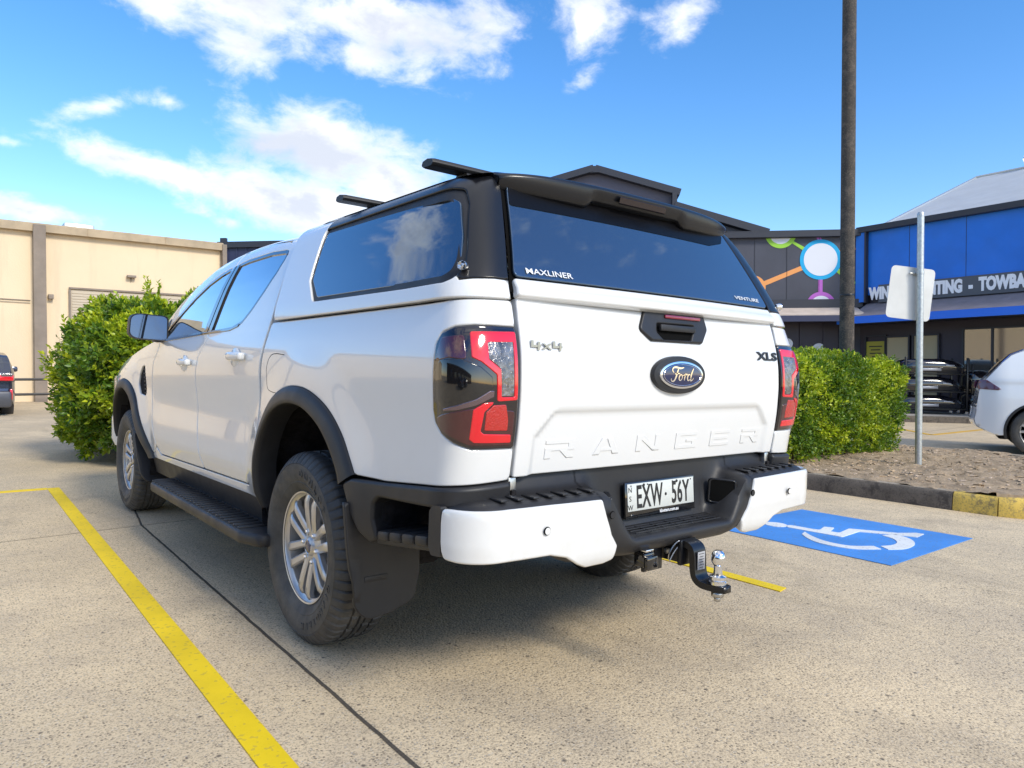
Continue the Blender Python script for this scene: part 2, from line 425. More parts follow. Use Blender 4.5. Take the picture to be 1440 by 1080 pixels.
def FENDER(y, z): return np.stack([-Wl(y, z), y, z], -1)
TUB_UC, TUB_L = -.80, .425
def _corner(u, z, W, Yr, Xin, uc, L, ra, rb, n=2.6):
    """plan curve: along the side, round the rear corner, across the back to Xin"""
    u, z, W, Yr, Xin = np.broadcast_arrays(*[np.asarray(a, float) for a in (u, z, W, Yr, Xin)])
    L1 = uc - (Yr + rb); L2 = (ra + rb) * .80; L3 = (W - ra) - Xin
    t = (uc - u) / L * (L1 + L2 + L3) if L else uc - u
    th = np.clip((t - L1) / L2, 0, 1)
    # equalise arc speed of the superellipse
    k = np.linspace(0, np.pi / 2, 41); cx = np.cos(k) ** (2 / n); sy = np.sin(k) ** (2 / n)
    s = np.concatenate([[0], np.cumsum(np.hypot(np.diff(cx), np.diff(sy)))]); s /= s[-1]
    X = (W - ra) + ra * np.interp(th, s, cx); Y = (Yr + rb) - rb * np.interp(th, s, sy)
    ext = np.maximum(t - L1 - L2, 0); pre = np.maximum(L1 - t, 0)
    X = X - ext; Y = np.where(t < L1, uc - t, Y); Y = np.where(u > uc, u, Y)
    return X, Y
YR_TAB = [(.4, -1.02), (.72, -1.050), (.78, -1.062), (.86, -1.076), (.95, -1.089), (1.05, -1.095), (1.14, -1.092), (1.20, -1.083), (1.26, -1.068), (1.30, -1.058), (1.34, -1.046)]
def TUB(u, z):
    W = sitp(z, W_TAB, .032) + blister(u, z)
    X, Y = _corner(u, z, W, sitp(z, YR_TAB, .02), .716, TUB_UC, TUB_L, .15, .12, 2.7)
    return np.stack([-X, Y, z * 1.0], -1)
def TAIL(x, z):
    y = sitp(z, YR_TAB, .02) - .006 * (1 - (x / .72) ** 2)
    return np.stack([x * 1.0, y, z * 1.0], -1)
CW_TAB = [(1.28, .908), (1.31, .907), (1.36, .899), (1.40, .885), (1.45, .868), (1.52, .845), (1.60, .815), (1.66, .79), (1.70, .768), (1.73, .742), (1.755, .70), (1.775, .64)]
CY_TAB = [(1.28, -1.066), (1.32, -1.058), (1.37, -1.040), (1.42, -1.018), (1.50, -.978), (1.60, -.925), (1.70, -.868), (1.76, -.83)]
CX_TAB = [(1.28, .722), (1.40, .712), (1.50, .682), (1.60, .652), (1.70, .618), (1.78, .59)]
CAN_UC, CAN_L = -.62, None
def CAN(u, z):
    X, Y = _corner(u, z, sitp(z, CW_TAB, .015), sitp(z, CY_TAB, .02), itp(z, CX_TAB), CAN_UC, CAN_L, .145, .15, 2.3)
    return np.stack([-X, Y, z * 1.0], -1)
def can_end(z):
    """u of the pillar's rear inner edge at height z"""
    z = np.asarray(z, float); W = sitp(z, CW_TAB, .015); Yr = sitp(z, CY_TAB, .02)
    return CAN_UC - ((CAN_UC - (Yr + .15)) + .295 * .80 + (W - .145) - itp(z, CX_TAB))
def CREAR(x, z):
    w = itp(z, CX_TAB)
    y = sitp(z, CY_TAB, .02) - .022 * (1 - (x / w) ** 2) - .004
    return np.stack([x * 1.0, y, z * 1.0], -1)
# <<SURF
M = MATS
mat('white_paint', (.725, .73, .722), .20, coat=1.0, coat_rough=.02, spec=.4)
def dusty(name, amt, col, z0, z1, sc=18):
    """thin road dust that thickens towards the sills"""
    m_ = MATS[name]; t = NT(m_.node_tree); p = m_.node_tree.nodes['Principled BSDF']; P = t.pos(); z = t.sep(P)[2]
    low = t.ramp(z, z0, z1, 1.0, .12); n = t.ramp(t.noise(P, sc, 8, .7), .35, .75, .25, 1.0); n2 = t.ramp(t.noise(P, 2.1, 5, .6), .3, .7, .5, 1.0)
    f = t.math('MULTIPLY', t.math('MULTIPLY', low, n), t.math('MULTIPLY', n2, amt))
    s_ = p.inputs['Base Color']; src = s_.links[0].from_socket if s_.links else tuple(s_.default_value)
    t.put(s_, t.mix(f, src, col)); p.inputs['Coat Roughness'].default_value
    t.put(p.inputs['Coat Weight'], t.math('SUBTRACT', p.inputs['Coat Weight'].default_value, t.math('MULTIPLY', f, .8)))
dusty('white_paint', .15, (.42, .36, .27), .46, .95)
mat('black_plastic', (.018, .018, .020), .48, spec=.45, bump=(900, .0002), var=(3, .18))
mat('satin_black', (.008, .0085, .011), .30, spec=.35, coat=.25, coat_rough=.2)
mat('gloss_black', (.006, .006, .007), .06, coat=1.0)
mat('dark_gap', (.004, .004, .004), .9, spec=.1)
mat('liner', (.012, .011, .012), .85, spec=.2, bump=(60, .004), var=(14, .6))
mat('chrome', (.82, .83, .85), .07, metal=1.0)
mat('badge_chrome', (.30, .31, .33), .15, metal=1.0)
mat('steel', (.55, .55, .54), .32, metal=1.0, var=(60, .12))
mat('alloy', (.56, .545, .53), .36, metal=.75, coat=.25, var=(9, .05))
mat('tyre', (.030, .033, .036), .60, spec=.5, bump=(420, .0006), var=(12, .35))
dusty('tyre', .50, (.20, .17, .13), .0, .9, 9)
mat('cab_glass', (.33, .42, .50), .012, metal=.86, coat=1.0)
mat('tint_glass', (.075, .125, .19), .02, metal=.75, coat=1.0)
mat('mirror_glass', (.10, .13, .19), .01, metal=.9, coat=1.0)
mat('red_lens', (.70, .004, .014), .10, coat=1.0, spec=.6)
mat('deep_red_lens', (.055, .002, .005), .03, coat=1.0, spec=.7)
mat('clear_lens', (.20, .185, .18), .08, metal=.6, coat=1.0, bump=(60, .006), var=(40, .6))
mat('badge_blue', (.006, .016, .085), .18, coat=1.0, metal=.3)
mat('plate_white', (.58, .60, .57), .35, coat=.3)
mat('print_black', (.01, .01, .012), .4)
mat('print_white', (.75, .76, .78), .4)
mat('brake_light', (.016, .008, .009), .2, coat=.4)
mat('spoiler_reflection', (.004, .004, .005), .3, spec=.15)

truck = empty('pickup_truck', (0, 0, 0))
tag(truck, 'white dual cab pickup truck with black topped canopy, parked in the middle of the scene', 'pickup truck')
def both(fn):
    for mi in (False, True): fn(mi)

def arch(cy, cz, r, a0, a1, n=26): return [(cy + r * math.cos(R_(a)), cz + r * math.sin(R_(a))) for a in np.linspace(a0, a1, n)]
WP = M['white_paint']
# wheel-arch curves (rear: nearly round; front: trailing lower edge sweeps back)
REAR_OUT = catmull([(.50, .47), (.505, .60), (.49, .72), (.44, .84), (.34, .94), (.20, 1.005), (.05, 1.025), (-.10, 1.01), (-.25, .955), (-.37, .87), (-.45, .78), (-.485, .735)], 5)
REAR_IN = catmull([(.44, .47), (.445, .60), (.432, .70), (.39, .80), (.30, .89), (.18, .94), (.05, .956), (-.08, .942), (-.21, .89), (-.31, .815), (-.385, .735), (-.405, .69)], 5)
FRONT_OUT = catmull([(3.80, .52), (3.80, .62), (3.76, .75), (3.66, .87), (3.50, .955), (3.30, .992), (3.10, .97), (2.93, .89), (2.81, .77), (2.70, .66), (2.60, .55), (2.53, .47)], 5)
FRONT_IN = catmull([(3.72, .52), (3.72, .62), (3.685, .73), (3.59, .83), (3.46, .895), (3.29, .925), (3.13, .90), (2.99, .83), (2.88, .72), (2.78, .62), (2.69, .53), (2.63, .46)], 5)

# ---------------------------------------------------------------- tub sides
tub_bot = [(-.485, .726), (-.66, .733), (-.90, .753), (-1.05, .764), (TUB_UC - TUB_L + .004, .772)]
ue = TUB_UC - TUB_L
ENDG = ue + .004
TLO = poly_round([(ENDG, 1.236), (-1.089, 1.236), (-1.027, 1.230), (-.968, 1.213), (-.947, 1.180), (-.944, 1.13), (-.942, 1.06), (-.940, .984), (-.950, .944), (-.985, .914), (-1.032, .890), (-1.085, .871), (ENDG, .868)], [0, .03, .03, .03, .03, .03, .03, .03, .03, .03, .03, .03, 0])
tub_out = [(ENDG, 1.292), (-.85, 1.303), (-.3, 1.303), (.455, 1.300), (.462, 1.15), (.492, .9), (.497, .72)] + [p for p in REAR_OUT if p[1] > .70][:] + tub_bot[1:]
tub_out = [(ENDG, 1.236), (ENDG, 1.315), (-1.09, 1.3125), (-.85, 1.307), (-.3, 1.304), (.455, 1.301), (.462, 1.15), (.492, .9)] + [p for p in REAR_OUT if p[1] > .66] + tub_bot[1:] + [(ENDG, .868)] + [p for p in TLO[::-1] if ENDG < p[0] - .002]
for mi in (False, True):
    tub = panel('tub_side', tub_out, TUB, WP, truck, sp=.03, r=.006, th=.03, out=(-1, 0, 0), mirror=mi)
    # fuel flap line, left side only
    if not mi:
        b = MB(); fl = catmull([(.205, 1.152), (.30, 1.158), (.36, 1.150), (.395, 1.11), (.40, 1.06), (.385, 1.01), (.33, .995), (.24, .99)], 6)
        P = TUB(*np.array(fl).T); b.tube([Vector(p) + Vector((.0012, 0, 0)) for p in P], .0022, 5)
        b.obj('fuel_flap_seam', M['dark_gap'], tub)
    # dark liner behind the gaps and above the wheel
def inner_shell(name, outl, S, **k): return panel(name, outl, S, M['dark_gap'], truck, lift=-.028, r=0, th=0, sp=.08, ed=.05, out=(-1, 0, 0), both=True, **k)
inner_shell('inner_panel', [(ue + .01, 1.29), (.53, 1.29), (.53, .55), (.50, .55)] + [p for p in REAR_OUT if p[1] > .60] + [(-.5, .78), (ue + .01, .79)], TUB)

# ---------------------------------------------------------------- cab sides + doors
def zl(y, w): return float(ZB + w * (zt(np.array([y])) - ZB)[0])
TOPW = .875
top_line = [(y, zl(y, TOPW)) for y in np.linspace(.46, 3.05, 30)]
RD = [(.635, .548), (.66, .70), (.668, .84), (.652, .97), (.60, 1.09), (.53, 1.185), (.508, 1.25), (.508, 1.45), (.53, 1.62), (.575, 1.69), (.66, 1.712), (.9, 1.733), (1.10, 1.738), (1.258, 1.735), (1.30, 1.62), (1.37, 1.30), (1.372, 1.25), (1.46, 1.15), (1.512, 1.01), (1.50, .79), (1.41, .60), (1.36, .537)]
RD = poly_round(RD, [.05, 0, 0, .1, .1, .05, .05, .1, .06, .04, .1, .1, .1, .03, .2, .2, .05, .12, .2, .2, .15, .03])
FD = [(1.366, .536), (1.416, .60), (1.506, .79), (1.518, 1.01), (1.466, 1.15), (1.378, 1.25), (1.376, 1.30), (1.306, 1.62), (1.264, 1.735), (1.5, 1.722), (1.67, 1.70), (1.9, 1.655), (2.1, 1.59), (2.3, 1.51), (2.5, 1.41), (2.62, 1.335), (2.66, 1.29), (2.44, 1.262), (2.41, 1.20), (2.47, 1.12), (2.545, .93), (2.52, .72), (2.42, .57), (2.34, .518)]
FD = poly_round(FD, [.03, .15, .2, .2, .12, .05, .2, .2, .03, .1, .1, .1, .1, .1, .1, .05, .03, .04, .05, .1, .2, .2, .1, .08])
RW = poly_round([(1.215, 1.645), (1.09, 1.653), (.78, 1.656), (.548, 1.642), (.60, 1.545), (.68, 1.465), (.78, 1.385), (.88, 1.325), (1.02, 1.298), (1.355, 1.290)], [.02, .2, .2, .035, .1, .15, .12, .12, .1, .02])
FW = poly_round([(1.335, 1.636), (1.50, 1.618), (1.70, 1.578), (1.92, 1.510), (2.12, 1.43), (2.30, 1.345), (2.395, 1.285), (2.30, 1.268), (1.475, 1.289)], [.02, .2, .2, .2, .2, .1, .02, .03, .02])
def offs(P, d):
    P = resample(P, .02); t = np.roll(P, -1, 0) - np.roll(P, 1, 0); t /= np.linalg.norm(t, axis=1)[:, None]
    s = 1 if area2(P) > 0 else -1
    return P + np.stack([t[:, 1], -t[:, 0]], 1) * d * s
# white body side round the doors (sill, rear pillar, roof rail, screen pillar)
bs = [(.475, 1.30), (.51, .9), (.522, .55), (.535, .497), (2.62, .470), (2.42, .530), (2.33, .510), (1.36, .528), (.64, .541), (.655, .56)]
def door_union():
    a = [p for p in RD]; return a
bs = [(.535, .497), (2.62, .472), (2.44, .555), (2.34, .510), (1.36, .529), (.70, .540), (.640, .542), (.668, .70), (.676, .84), (.660, .975), (.608, 1.095), (.538, 1.19), (.517, 1.25), (.517, 1.45), (.538, 1.615), (.58, 1.684), (.66, 1.720), (.9, 1.741), (1.10, 1.746), (1.258, 1.743), (1.5, 1.730), (1.67, 1.708), (1.9, 1.663), (2.1, 1.598), (2.3, 1.518), (2.5, 1.418), (2.62, 1.343), (2.68, 1.292), (3.08, 1.292)] + top_line[::-1] + [(.475, 1.30), (.51, .9), (.522, .60)]
# keep the roof rail line above the door cut
panel('cab_side', bs, BODY, WP, truck, sp=.03, r=.004, th=.02, out=(-1, 0, 0), both=True)
fend = [(2.62, .472)] + FRONT_OUT[::-1] + [(3.95, .53), (4.10, .60), (4.10, .90), (4.05, .975)] + [(y, float(hs(np.array([y]))[0]) - .012) for y in (3.9, 3.7, 3.5, 3.3, 3.1, 2.9, 2.7, 2.55)] + [(2.44, 1.262), (2.418, 1.20), (2.478, 1.12), (2.553, .93), (2.528, .72), (2.43, .575), (2.45, .555)]
VENT = poly_round([(2.705, 1.10), (2.80, 1.085), (2.87, 1.03), (2.885, .965), (2.83, .90), (2.72, .885), (2.70, .93)], .03)
fend_o = panel('front_fender', fend, FENDER, WP, truck, holes=[VENT], sp=.03, r=.005, th=.02, out=(-1, 0, 0), mirror=False)
panel('front_fender', fend, FENDER, WP, truck, holes=[VENT], sp=.03, r=.005, th=.02, out=(-1, 0, 0), mirror=True)
for mi in (False, True):
    v = panel('fender_vent', VENT, FENDER, M['liner'], truck, lift=-.010, r=.003, th=0, out=(-1, 0, 0), mirror=mi)
    b = MB()
    for k in range(7):
        y = 2.725 + .014 * k * .3; z = .905 + k * .027
        p = FENDER(np.array([2.72]), np.array([z]))[0]; b.box((p[0] + .004, 2.725, z), (.016, .035, .009), .003)
    b.obj('fin', M['black_plastic'], v, mirror=mi)
inner_shell('inner_panel', [(.50, .50), (2.6, .49), (2.75, .70)] + [(2.85, .9), (3.0, 1.0), (3.3, 1.05), (3.3, 1.15), (2.6, 1.26), (2.35, 1.45), (1.8, 1.63), (1.26, 1.70), (.6, 1.69), (.49, 1.6), (.49, 1.2), (.53, .8)], BODY)
def door(nm, outl, win, hy, hz, mi):
    d_ = panel(nm, outl, BODY, WP, truck, holes=[offs(win, .014)], sp=.028, r=.005, th=.02, out=(-1, 0, 0), mirror=mi)
    fr = offs(win, .0145)
    g = panel('window', win, BODY, M['cab_glass'], d_, lift=-.007, r=.003, th=.004, out=(-1, 0, 0), mirror=mi)
    panel('window_trim', fr, BODY, M['gloss_black'], d_, holes=[offs(win, -.004)], lift=-.001, r=.002, th=.012, sp=.02, ed=.014, out=(-1, 0, 0), mirror=mi)
    # handle: recessed cup + body-coloured grip with key cover
    hb = MB(); p = BODY(np.array([hy]), np.array([hz]))[0]; x = p[0]
    pts = []
    n = 22
    prof = []
    for i in range(n + 1):
        t = i / n; y = hy + .115 - .25 * t
        bow = .034 * math.sin(math.pi * min(1, max(0, t))) ** .45
        hh = .0155 + .004 * math.sin(math.pi * t)
        xo = float(BODY(np.array([y]), np.array([hz]))[0][0])
        prof.append([(xo - bow + .010 * (1 - math.cos(a)) * .6 + .0, y, hz + hh * math.sin(a)) if False else (xo - bow + .009 * (1 + math.cos(a)), y, hz + hh * math.sin(a)) for a in np.linspace(0, 2 * math.pi, 12, endpoint=False)])
    hb.grid(prof, closev=True); hb.add(prof[0], [tuple(range(12))]); hb.add(prof[-1], [tuple(range(12))[::-1]])
    hb.box((x - .020, hy - .145, hz - .002), (.034, .032, .036), .010)
    ho = hb.obj('door_handle', WP, d_, mirror=mi, sharp=60)
    cup = MB(); cup.lathe([(.0, -.006), (.045, -.004), (.052, .003), (.049, .004), (.03, -.001), (0, -.002)], 28, 'x', (0, 0, 0), T=T_((x - .002, hy - .01, hz - .008), s=(1, 1.35, .95)), cap=False)
    cup.obj('handle_cup', M['white_paint'], d_, mirror=mi, sharp=60)
    return d_
for mi in (False, True):
    door('rear_door', RD, RW, .84, 1.150, mi)
    door('front_door', FD, FW, 1.735, 1.120, mi)
    # B-pillar gloss panels + mirror corner
    bp_ = [(1.215, 1.655), (1.33, 1.645), (1.485, 1.28), (1.345, 1.282)]
    panel('pillar_trim', bp_, BODY, M['gloss_black'], truck, lift=.0012, r=.002, th=.006, sp=.03, ed=.02, out=(-1, 0, 0), mirror=mi)
    panel('pillar_seam', [(1.268, 1.65), (1.276, 1.65), (1.413, 1.283), (1.405, 1.283)], BODY, M['dark_gap'], truck, lift=.0022, r=0, th=0, sp=.03, ed=.02, out=(-1, 0, 0), mirror=mi)
    belt = [(y, z) for y, z in [(2.56, 1.262), (2.3, 1.2655), (1.475, 1.2865), (1.02, 1.2955), (.90, 1.312), (.90, 1.298), (1.02, 1.281), (1.475, 1.272), (2.3, 1.251), (2.56, 1.247)]]
    panel('belt_moulding', belt, BODY, M['gloss_black'], truck, lift=.003, r=.003, th=.008, sp=.02, ed=.015, out=(-1, 0, 0), mirror=mi)
    mc = [(2.30, 1.268), (2.66, 1.268), (2.64, 1.30), (2.50, 1.37), (2.36, 1.41), (2.33, 1.35), (2.395, 1.285)]
    panel('mirror_corner', mc, BODY, M['black_plastic'], truck, lift=.002, r=.003, th=.008, sp=.03, ed=.02, out=(-1, 0, 0), mirror=mi)

# ---------------------------------------------------------------- roof, screen, bonnet, front
def section(y, w0):
    """points over the roof from w0 on the left to the centre"""
    ws = np.concatenate([np.linspace(w0, .96, 8), [.975, .985, .993, .998, 1.0]])
    z = ZB + ws * (float(zt(np.array([y]))[0]) - ZB); x = Wg(np.full(len(ws), y), z); x[-1] = 0
    return np.stack([-x, np.full(len(ws), y), z], 1)
def full(y, w0):
    s = section(y, w0); return np.concatenate([s, (s * [-1, 1, 1])[::-1][1:]])
def strip(name, ys, w0, mt):
    b = MB(); b.grid([full(y, w0) for y in ys]); n = b.obj(name, mt, truck, sharp=80); return n
def flipup(o, d=(0, 0, 1)):
    me = o.data
    if sum((p.normal @ Vector(d)) * p.area for p in me.polygons) < 0: me.flip_normals()
    return o
flipup(strip('roof', np.linspace(.46, 2.02, 22), TOPW - .01, WP))
flipup(strip('windscreen', np.linspace(2.021, 3.10, 14), TOPW - .01, M['cab_glass']))
bk = MB(); s = full(.46, .0); s0 = full(.46, .55)
c = [(-.90, .47, 1.27), (-.88, .48, 1.0), (.88, .48, 1.0), (.90, .47, 1.27)]
P = full(.462, 0.02); bk.add(np.concatenate([P, [(.88, .48, 1.0), (-.88, .48, 1.0)]]), [tuple(range(len(P) + 2))])
bk.obj('cab_back', WP, truck, smooth=False)
rw = MB(); rw.box((0, .452, 1.50), (1.2, .012, .34), .004); rw.obj('rear_cab_window', M['tint_glass'], truck)
hood = []
for y in np.linspace(2.75, 4.14, 16):
    h0 = float(hs(np.array([y]))[0]) - .012; w = float(Wl(np.array([y]), np.array([h0]))[0]) - .004
    a = np.linspace(-1, 1, 25); hood.append([(w * t, y, h0 + (.085 - .03 * max(0, y - 3.4)) * (1 - abs(t) ** 3.2)) for t in a])
b = MB(); b.grid(hood); flipup(b.obj('bonnet', WP, truck, sharp=80))
b = MB(); b.box((0, 2.98, 1.235), (1.60, .42, .05), .01); b.obj('cowl', M['black_plastic'], truck)
fr = MB(); fr.box((0, 4.10, .86), (1.66, .14, .30), .04); fr.obj('grille', M['black_plastic'], truck)
fb = MB(); fb.box((0, 4.12, .56), (1.76, .26, .34), .08); fb.obj('front_bumper', WP, truck)
for sx in (-1, 1):
    hl = MB(); hl.box((sx * .76, 4.09, .90), (.22, .16, .22), .03); hl.obj('headlight', M['clear_lens'], truck)
un = MB(); un.box((0, 1.6, .50), (1.3, 4.9, .10), .02); un.box((.45, 2.0, .47), (.10, 4.6, .12), .02); un.box((-.45, 2.0, .47), (.10, 4.6, .12), .02)
un.lathe([(.045, -.70), (.045, .70)], 14, 'x', (0, 0, .375)); un.lathe([(0, -.13), (.09, -.11), (.14, -.03), (.14, .05), (.08, .12), (0, .13)], 18, 'x', (0, -.02, .375))
un.obj('chassis', M['liner'], truck)
# wheel wells
def well(cy, cz, r, y0, y1):
    b = MB(); P = []
    for x in (-.90, -.80, -.60, -.52):
        P.append([(x, cy + r * math.cos(a) * (1 if x < -.55 else .9), cz + r * math.sin(a) * (1 if x < -.55 else .95)) for a in np.linspace(-.25, math.pi + .25, 26)])
    b.grid(P); b.add([(-.56, cy - .55, .50), (-.56, cy + .55, .50), (-.56, cy + .62, 1.1), (-.56, cy - .62, 1.1)], [(0, 1, 2, 3)])
    for mi in (False, True): b.obj('wheel_well', M['liner'], truck, mirror=mi)
well(0.02, .50, .50, 0, 0); well(3.20, .47, .54, 0, 0)

# ---------------------------------------------------------------- arch flares (black)
def flare(outc, inc, S, extra=0.0):
    n = len(outc); P = []
    o_ = resample(outc, .03, False); k = np.linspace(0, 1, 40)
    def rs(C):
        C = np.array(C); s_ = np.concatenate([[0], np.cumsum(np.hypot(*np.diff(C, axis=0).T))]); s_ /= s_[-1]
        return np.stack([np.interp(k, s_, C[:, 0]), np.interp(k, s_, C[:, 1])], 1)
    A = rs(outc); B = rs(inc)
    rows = [(-.02, -.02), (.0, .004), (.06, .010), (.35, .018), (.75, .024), (.93, .024), (1.0, .017), (1.03, -.004), (1.05, -.08)]
    for f, l in rows:
        Q = A + (B - A) * min(f, 1.0 + .0) if f <= 1 else B + (A - B) * (1 - f) * 1.0
        base = S(A[:, 0], A[:, 1]) * [1, 0, 0]; base2 = S(B[:, 0], B[:, 1]) * [1, 0, 0]
        x = (base + (base2 - base) * min(1, f) * .3)[:, 0] - l
        P.append(np.stack([x, Q[:, 0], Q[:, 1]], 1))
    b = MB(); b.grid(P)
    for mi in (False, True):
        o = b.obj('wheel_arch_flare', M['black_plastic'], truck, mirror=mi, sharp=70)
        flipup(o, (1 if mi else -1, 0, 0))
flare(REAR_OUT, REAR_IN, TUB); flare(FRONT_OUT, FRONT_IN, FENDER)
# ---------------------------------------------------------------- rear corner cladding with side step
BP = M['black_plastic']
clad = [(-.485, .722), (-.66, .729), (-.90, .749), (-1.05, .760), (ENDG - .002, .768), (ENDG - .002, .72), (-1.10, .702), (-.90, .690), (-.64, .678), (-.615, .655), (-.61, .60), (-.625, .535), (-.585, .515), (-.52, .545), (-.475, .60), (-.42, .70)]
clad = poly_round(clad, [0, 0, 0, 0, 0, .01, .02, 0, .03, .02, .02, .02, .03, .03, .03, .02])
for mi in (False, True):
    cc = panel('corner_cladding', clad, lambda u, z: TUB(u, z) * [1.0, 1, 1], BP, truck, lift=.014, r=.012, th=.06, sp=.03, out=(-1, 0, 0), mirror=mi)
    # side step: tread with notches, dark recess behind
    b = MB(); n = 9
    for k in range(5):
        y0 = -.632 - k * .078; b.box((-.835, y0 - .036, .545), (.20 if k < 4 else .17, .070, .034), .010)
    b.box((-.83, -.81, .528), (.19, .40, .03), .012)
    b.V = [(x, y, z + (-.62 - y) * .13 + .004) for x, y, z in b.V]
    b.obj('side_step', BP, truck, mirror=mi, sharp=30)
    b = MB(); b.box((-.70, -.83, .64), (.02, .46, .20), .004); b.box((-.80, -.60, .62), (.2, .02, .2), .004); b.box((-.80, -.79, .71), (.20, .36, .02), .0)
    b.obj('step_recess', M['liner'], truck, mirror=mi)

# ---------------------------------------------------------------- rear bumper
def b_sec(x):
    """cross-section (y,z) of the bumper at |x|; blends centre step and corner"""
    ax = abs(x)
    corner = np.array([(-1.06, .500), (-1.105, .500), (-1.135, .520), (-1.155, .550), (-1.165, .60), (-1.166, .66), (-1.160, .700), (-1.135, .716), (-1.09, .722), (-1.06, .726), (-1.035, .74), (-1.028, .776)])
    centre = np.array([(-1.06, .495), (-1.125, .492), (-1.160, .512), (-1.172, .530), (-1.174, .543), (-1.168, .553), (-1.155, .557), (-1.09, .563), (-1.052, .568), (-1.040, .59), (-1.032, .68), (-1.028, .776)])
    t = float(np.interp(ax, [.262, .272, .285, .37, .382, .392], [0, .03, .10, .92, .98, 1]))
    s = centre * (1 - t) + corner * t
    if ax > .50:                                   # outboard: plan sweep forward, lower edge kicks up
        q = (ax - .50) / .45
        s = s.copy(); low = np.clip((.62 - s[:, 1]) / .13, 0, 1)
        s[:, 1] += low * .062 * float(smooth(np.array([(ax - .50) / .14]))[0])
        s[:, 0] += .035 * q ** 2
    if .34 < ax < .62: pass
    return s
# plan path of the bumper: straight, then round the corner and forward along the side
def bump_path(t):
    """t in [0,1.0]: x from 0 to .80; beyond: corner quarter then short side return"""
    if t <= 1: return (t * .80, 0.0, 0.0)
    a = min(t - 1, 1) * math.pi / 2; r = .135
    x = .80 + r * math.sin(a) ** (.9); y = r * (1 - math.cos(a)) * .95
    if t > 2: y += (t - 2) * .10; x += (t - 2) * .004
    return (x, y, a)
def bump_point(t, k):
    x0, dy, a = bump_path(t)
    s = b_sec(min(x0, .92)); y, z = s[k]
    d = y - (-1.165)                               # depth inwards from the rear face
    c = math.cos(a); sn = math.sin(a)
    base_y = -1.165 + .035 * ((min(x0, .80) - .5) / .45) ** 2 * (x0 > .5)
    d = y - base_y if x0 > .5 else y + 1.165
    return (x0 - sn * d, base_y + dy + c * d, z)
ts = np.concatenate([np.linspace(0, .26, 6), np.linspace(.268, .53, 28), np.linspace(.52, 1, 18), np.linspace(1.05, 2, 14), [2.2, 2.5, 2.8]])
def zcap(P): return P
Pb = [[bump_point(t, k) for k in range(12)] for t in ts]
b = MB(); b.grid([[(-p[0], p[1], p[2]) for p in r] for r in Pb][::-1]); b.grid(Pb[0:]); 
bumper = b.obj('rear_bumper', BP, truck, sharp=50)
flipup(bumper, (0, -1, .3))
# body-coloured corner covers, following the bumper surface 5 mm proud
def BUMPS(t, v):
    """t along the bumper, v = height"""
    t = np.asarray(t, float); v = np.asarray(v, float); out = np.zeros(t.shape + (3,))
    for i in np.ndindex(t.shape):
        tt = t[i]; x0, dy, a = bump_path(tt); base_y = -1.168 + (.035 * ((min(x0, .80) - .5) / .45) ** 2 if x0 > .5 else 0)
        z = v[i]; d = .020 * max(0, (.53 - z) / .05) ** 2 * (z < .53) + .008 * max(0, (z - .69) / .02) ** 2 * (z > .69)
        d += .11 * max(0, .604 - z)
        out[i] = (-(x0 - math.sin(a) * d), base_y + dy + math.cos(a) * d, z)
    return out
cov = [(.535, .702), (.80, .706), (1.2, .706), (1.8, .706), (2.0, .704), (2.04, .66), (2.04, .58), (1.98, .556), (1.7, .553), (1.1, .553), (.80, .552), (.715, .535), (.655, .506), (.60, .488), (.50, .488), (.448, .498), (.436, .545), (.475, .585), (.505, .64)]
# work in a metric parameter (t*.8 up to the corner, then arc length)
def BM(u, v): 
    t = np.where(u <= .8, u / .8, 1 + (u - .8) / .20)
    return BUMPS(t, v)
def mt(t): return t * .8 if t <= 1 else .8 + (t - 1) * .20
covm = poly_round([(mt(a), z) for a, z in cov], [.012, 0, 0, 0, .02, .02, .01, .02, .02, .03, .04, .04, .04, .03, .02, .02, .015, .03, .03])
for mi in (False, True):
    cv = panel('corner_cover', covm, BM, WP, bumper, lift=.006, r=.009, th=.02, sp=.022, ed=.014, out=(-.5, -1, 0), mirror=mi)
    for (u, z, mt_, nm, par) in ((.665, .632, WP, 'parking_sensor', cv), (.392, .650, BP, 'parking_sensor', bumper)):
        p = BM(np.array([u]), np.array([z]))[0]; b = MB()
        b.lathe([(0, -.001), (.0125, -.001), (.013, .001)], 24, 'y', (0, 0, 0), T=T_((p[0], p[1] - .0115 - .004 * mi, p[2])), mi=1, cap=False)
        b.lathe([(.0105, -.0025), (.0, -.0025)][::-1], 24, 'y', T=T_((p[0], p[1] - .0115 - .004 * mi, p[2])), mi=0, cap=False)
        b.obj(nm, [mt_, M['dark_gap']], bumper, mirror=mi)
    # black end cap between side step and cover
    b = MB(); b.prism(poly_round([(-1.015, .560), (-.965, .556), (-.950, .58), (-.953, .685), (-.97, .704), (-1.015, .708)], .010), -.936, -.78, 'x'); b.obj('bumper_end', BP, bumper, mirror=mi, sharp=40)
    # tread pads on top
    for k in range(7):
        b = MB(); x = -.44 - k * .058; b.box((x, -1.105 + .03 * max(0, (abs(x) - .5) / .45) ** 2, .724), (.024, .062, .008), .0035, T=None)
        b.obj('step_tread', BP, bumper, mirror=mi)
    # corner pocket on the step ramp
    fr_ = poly_round([(-.235, .605), (-.345, .600), (-.352, .700), (-.225, .703)], .012)
    b = MB()
b = MB()
for k in range(4): b.box((0, -1.145 + k * .026, .566), (.48, .006, .004), .0015)
for k in range(5): b.box((-.16 + k * .08, -1.105, .5655), (.005, .09, .004), .0015)
b.obj('centre_tread', BP, bumper)
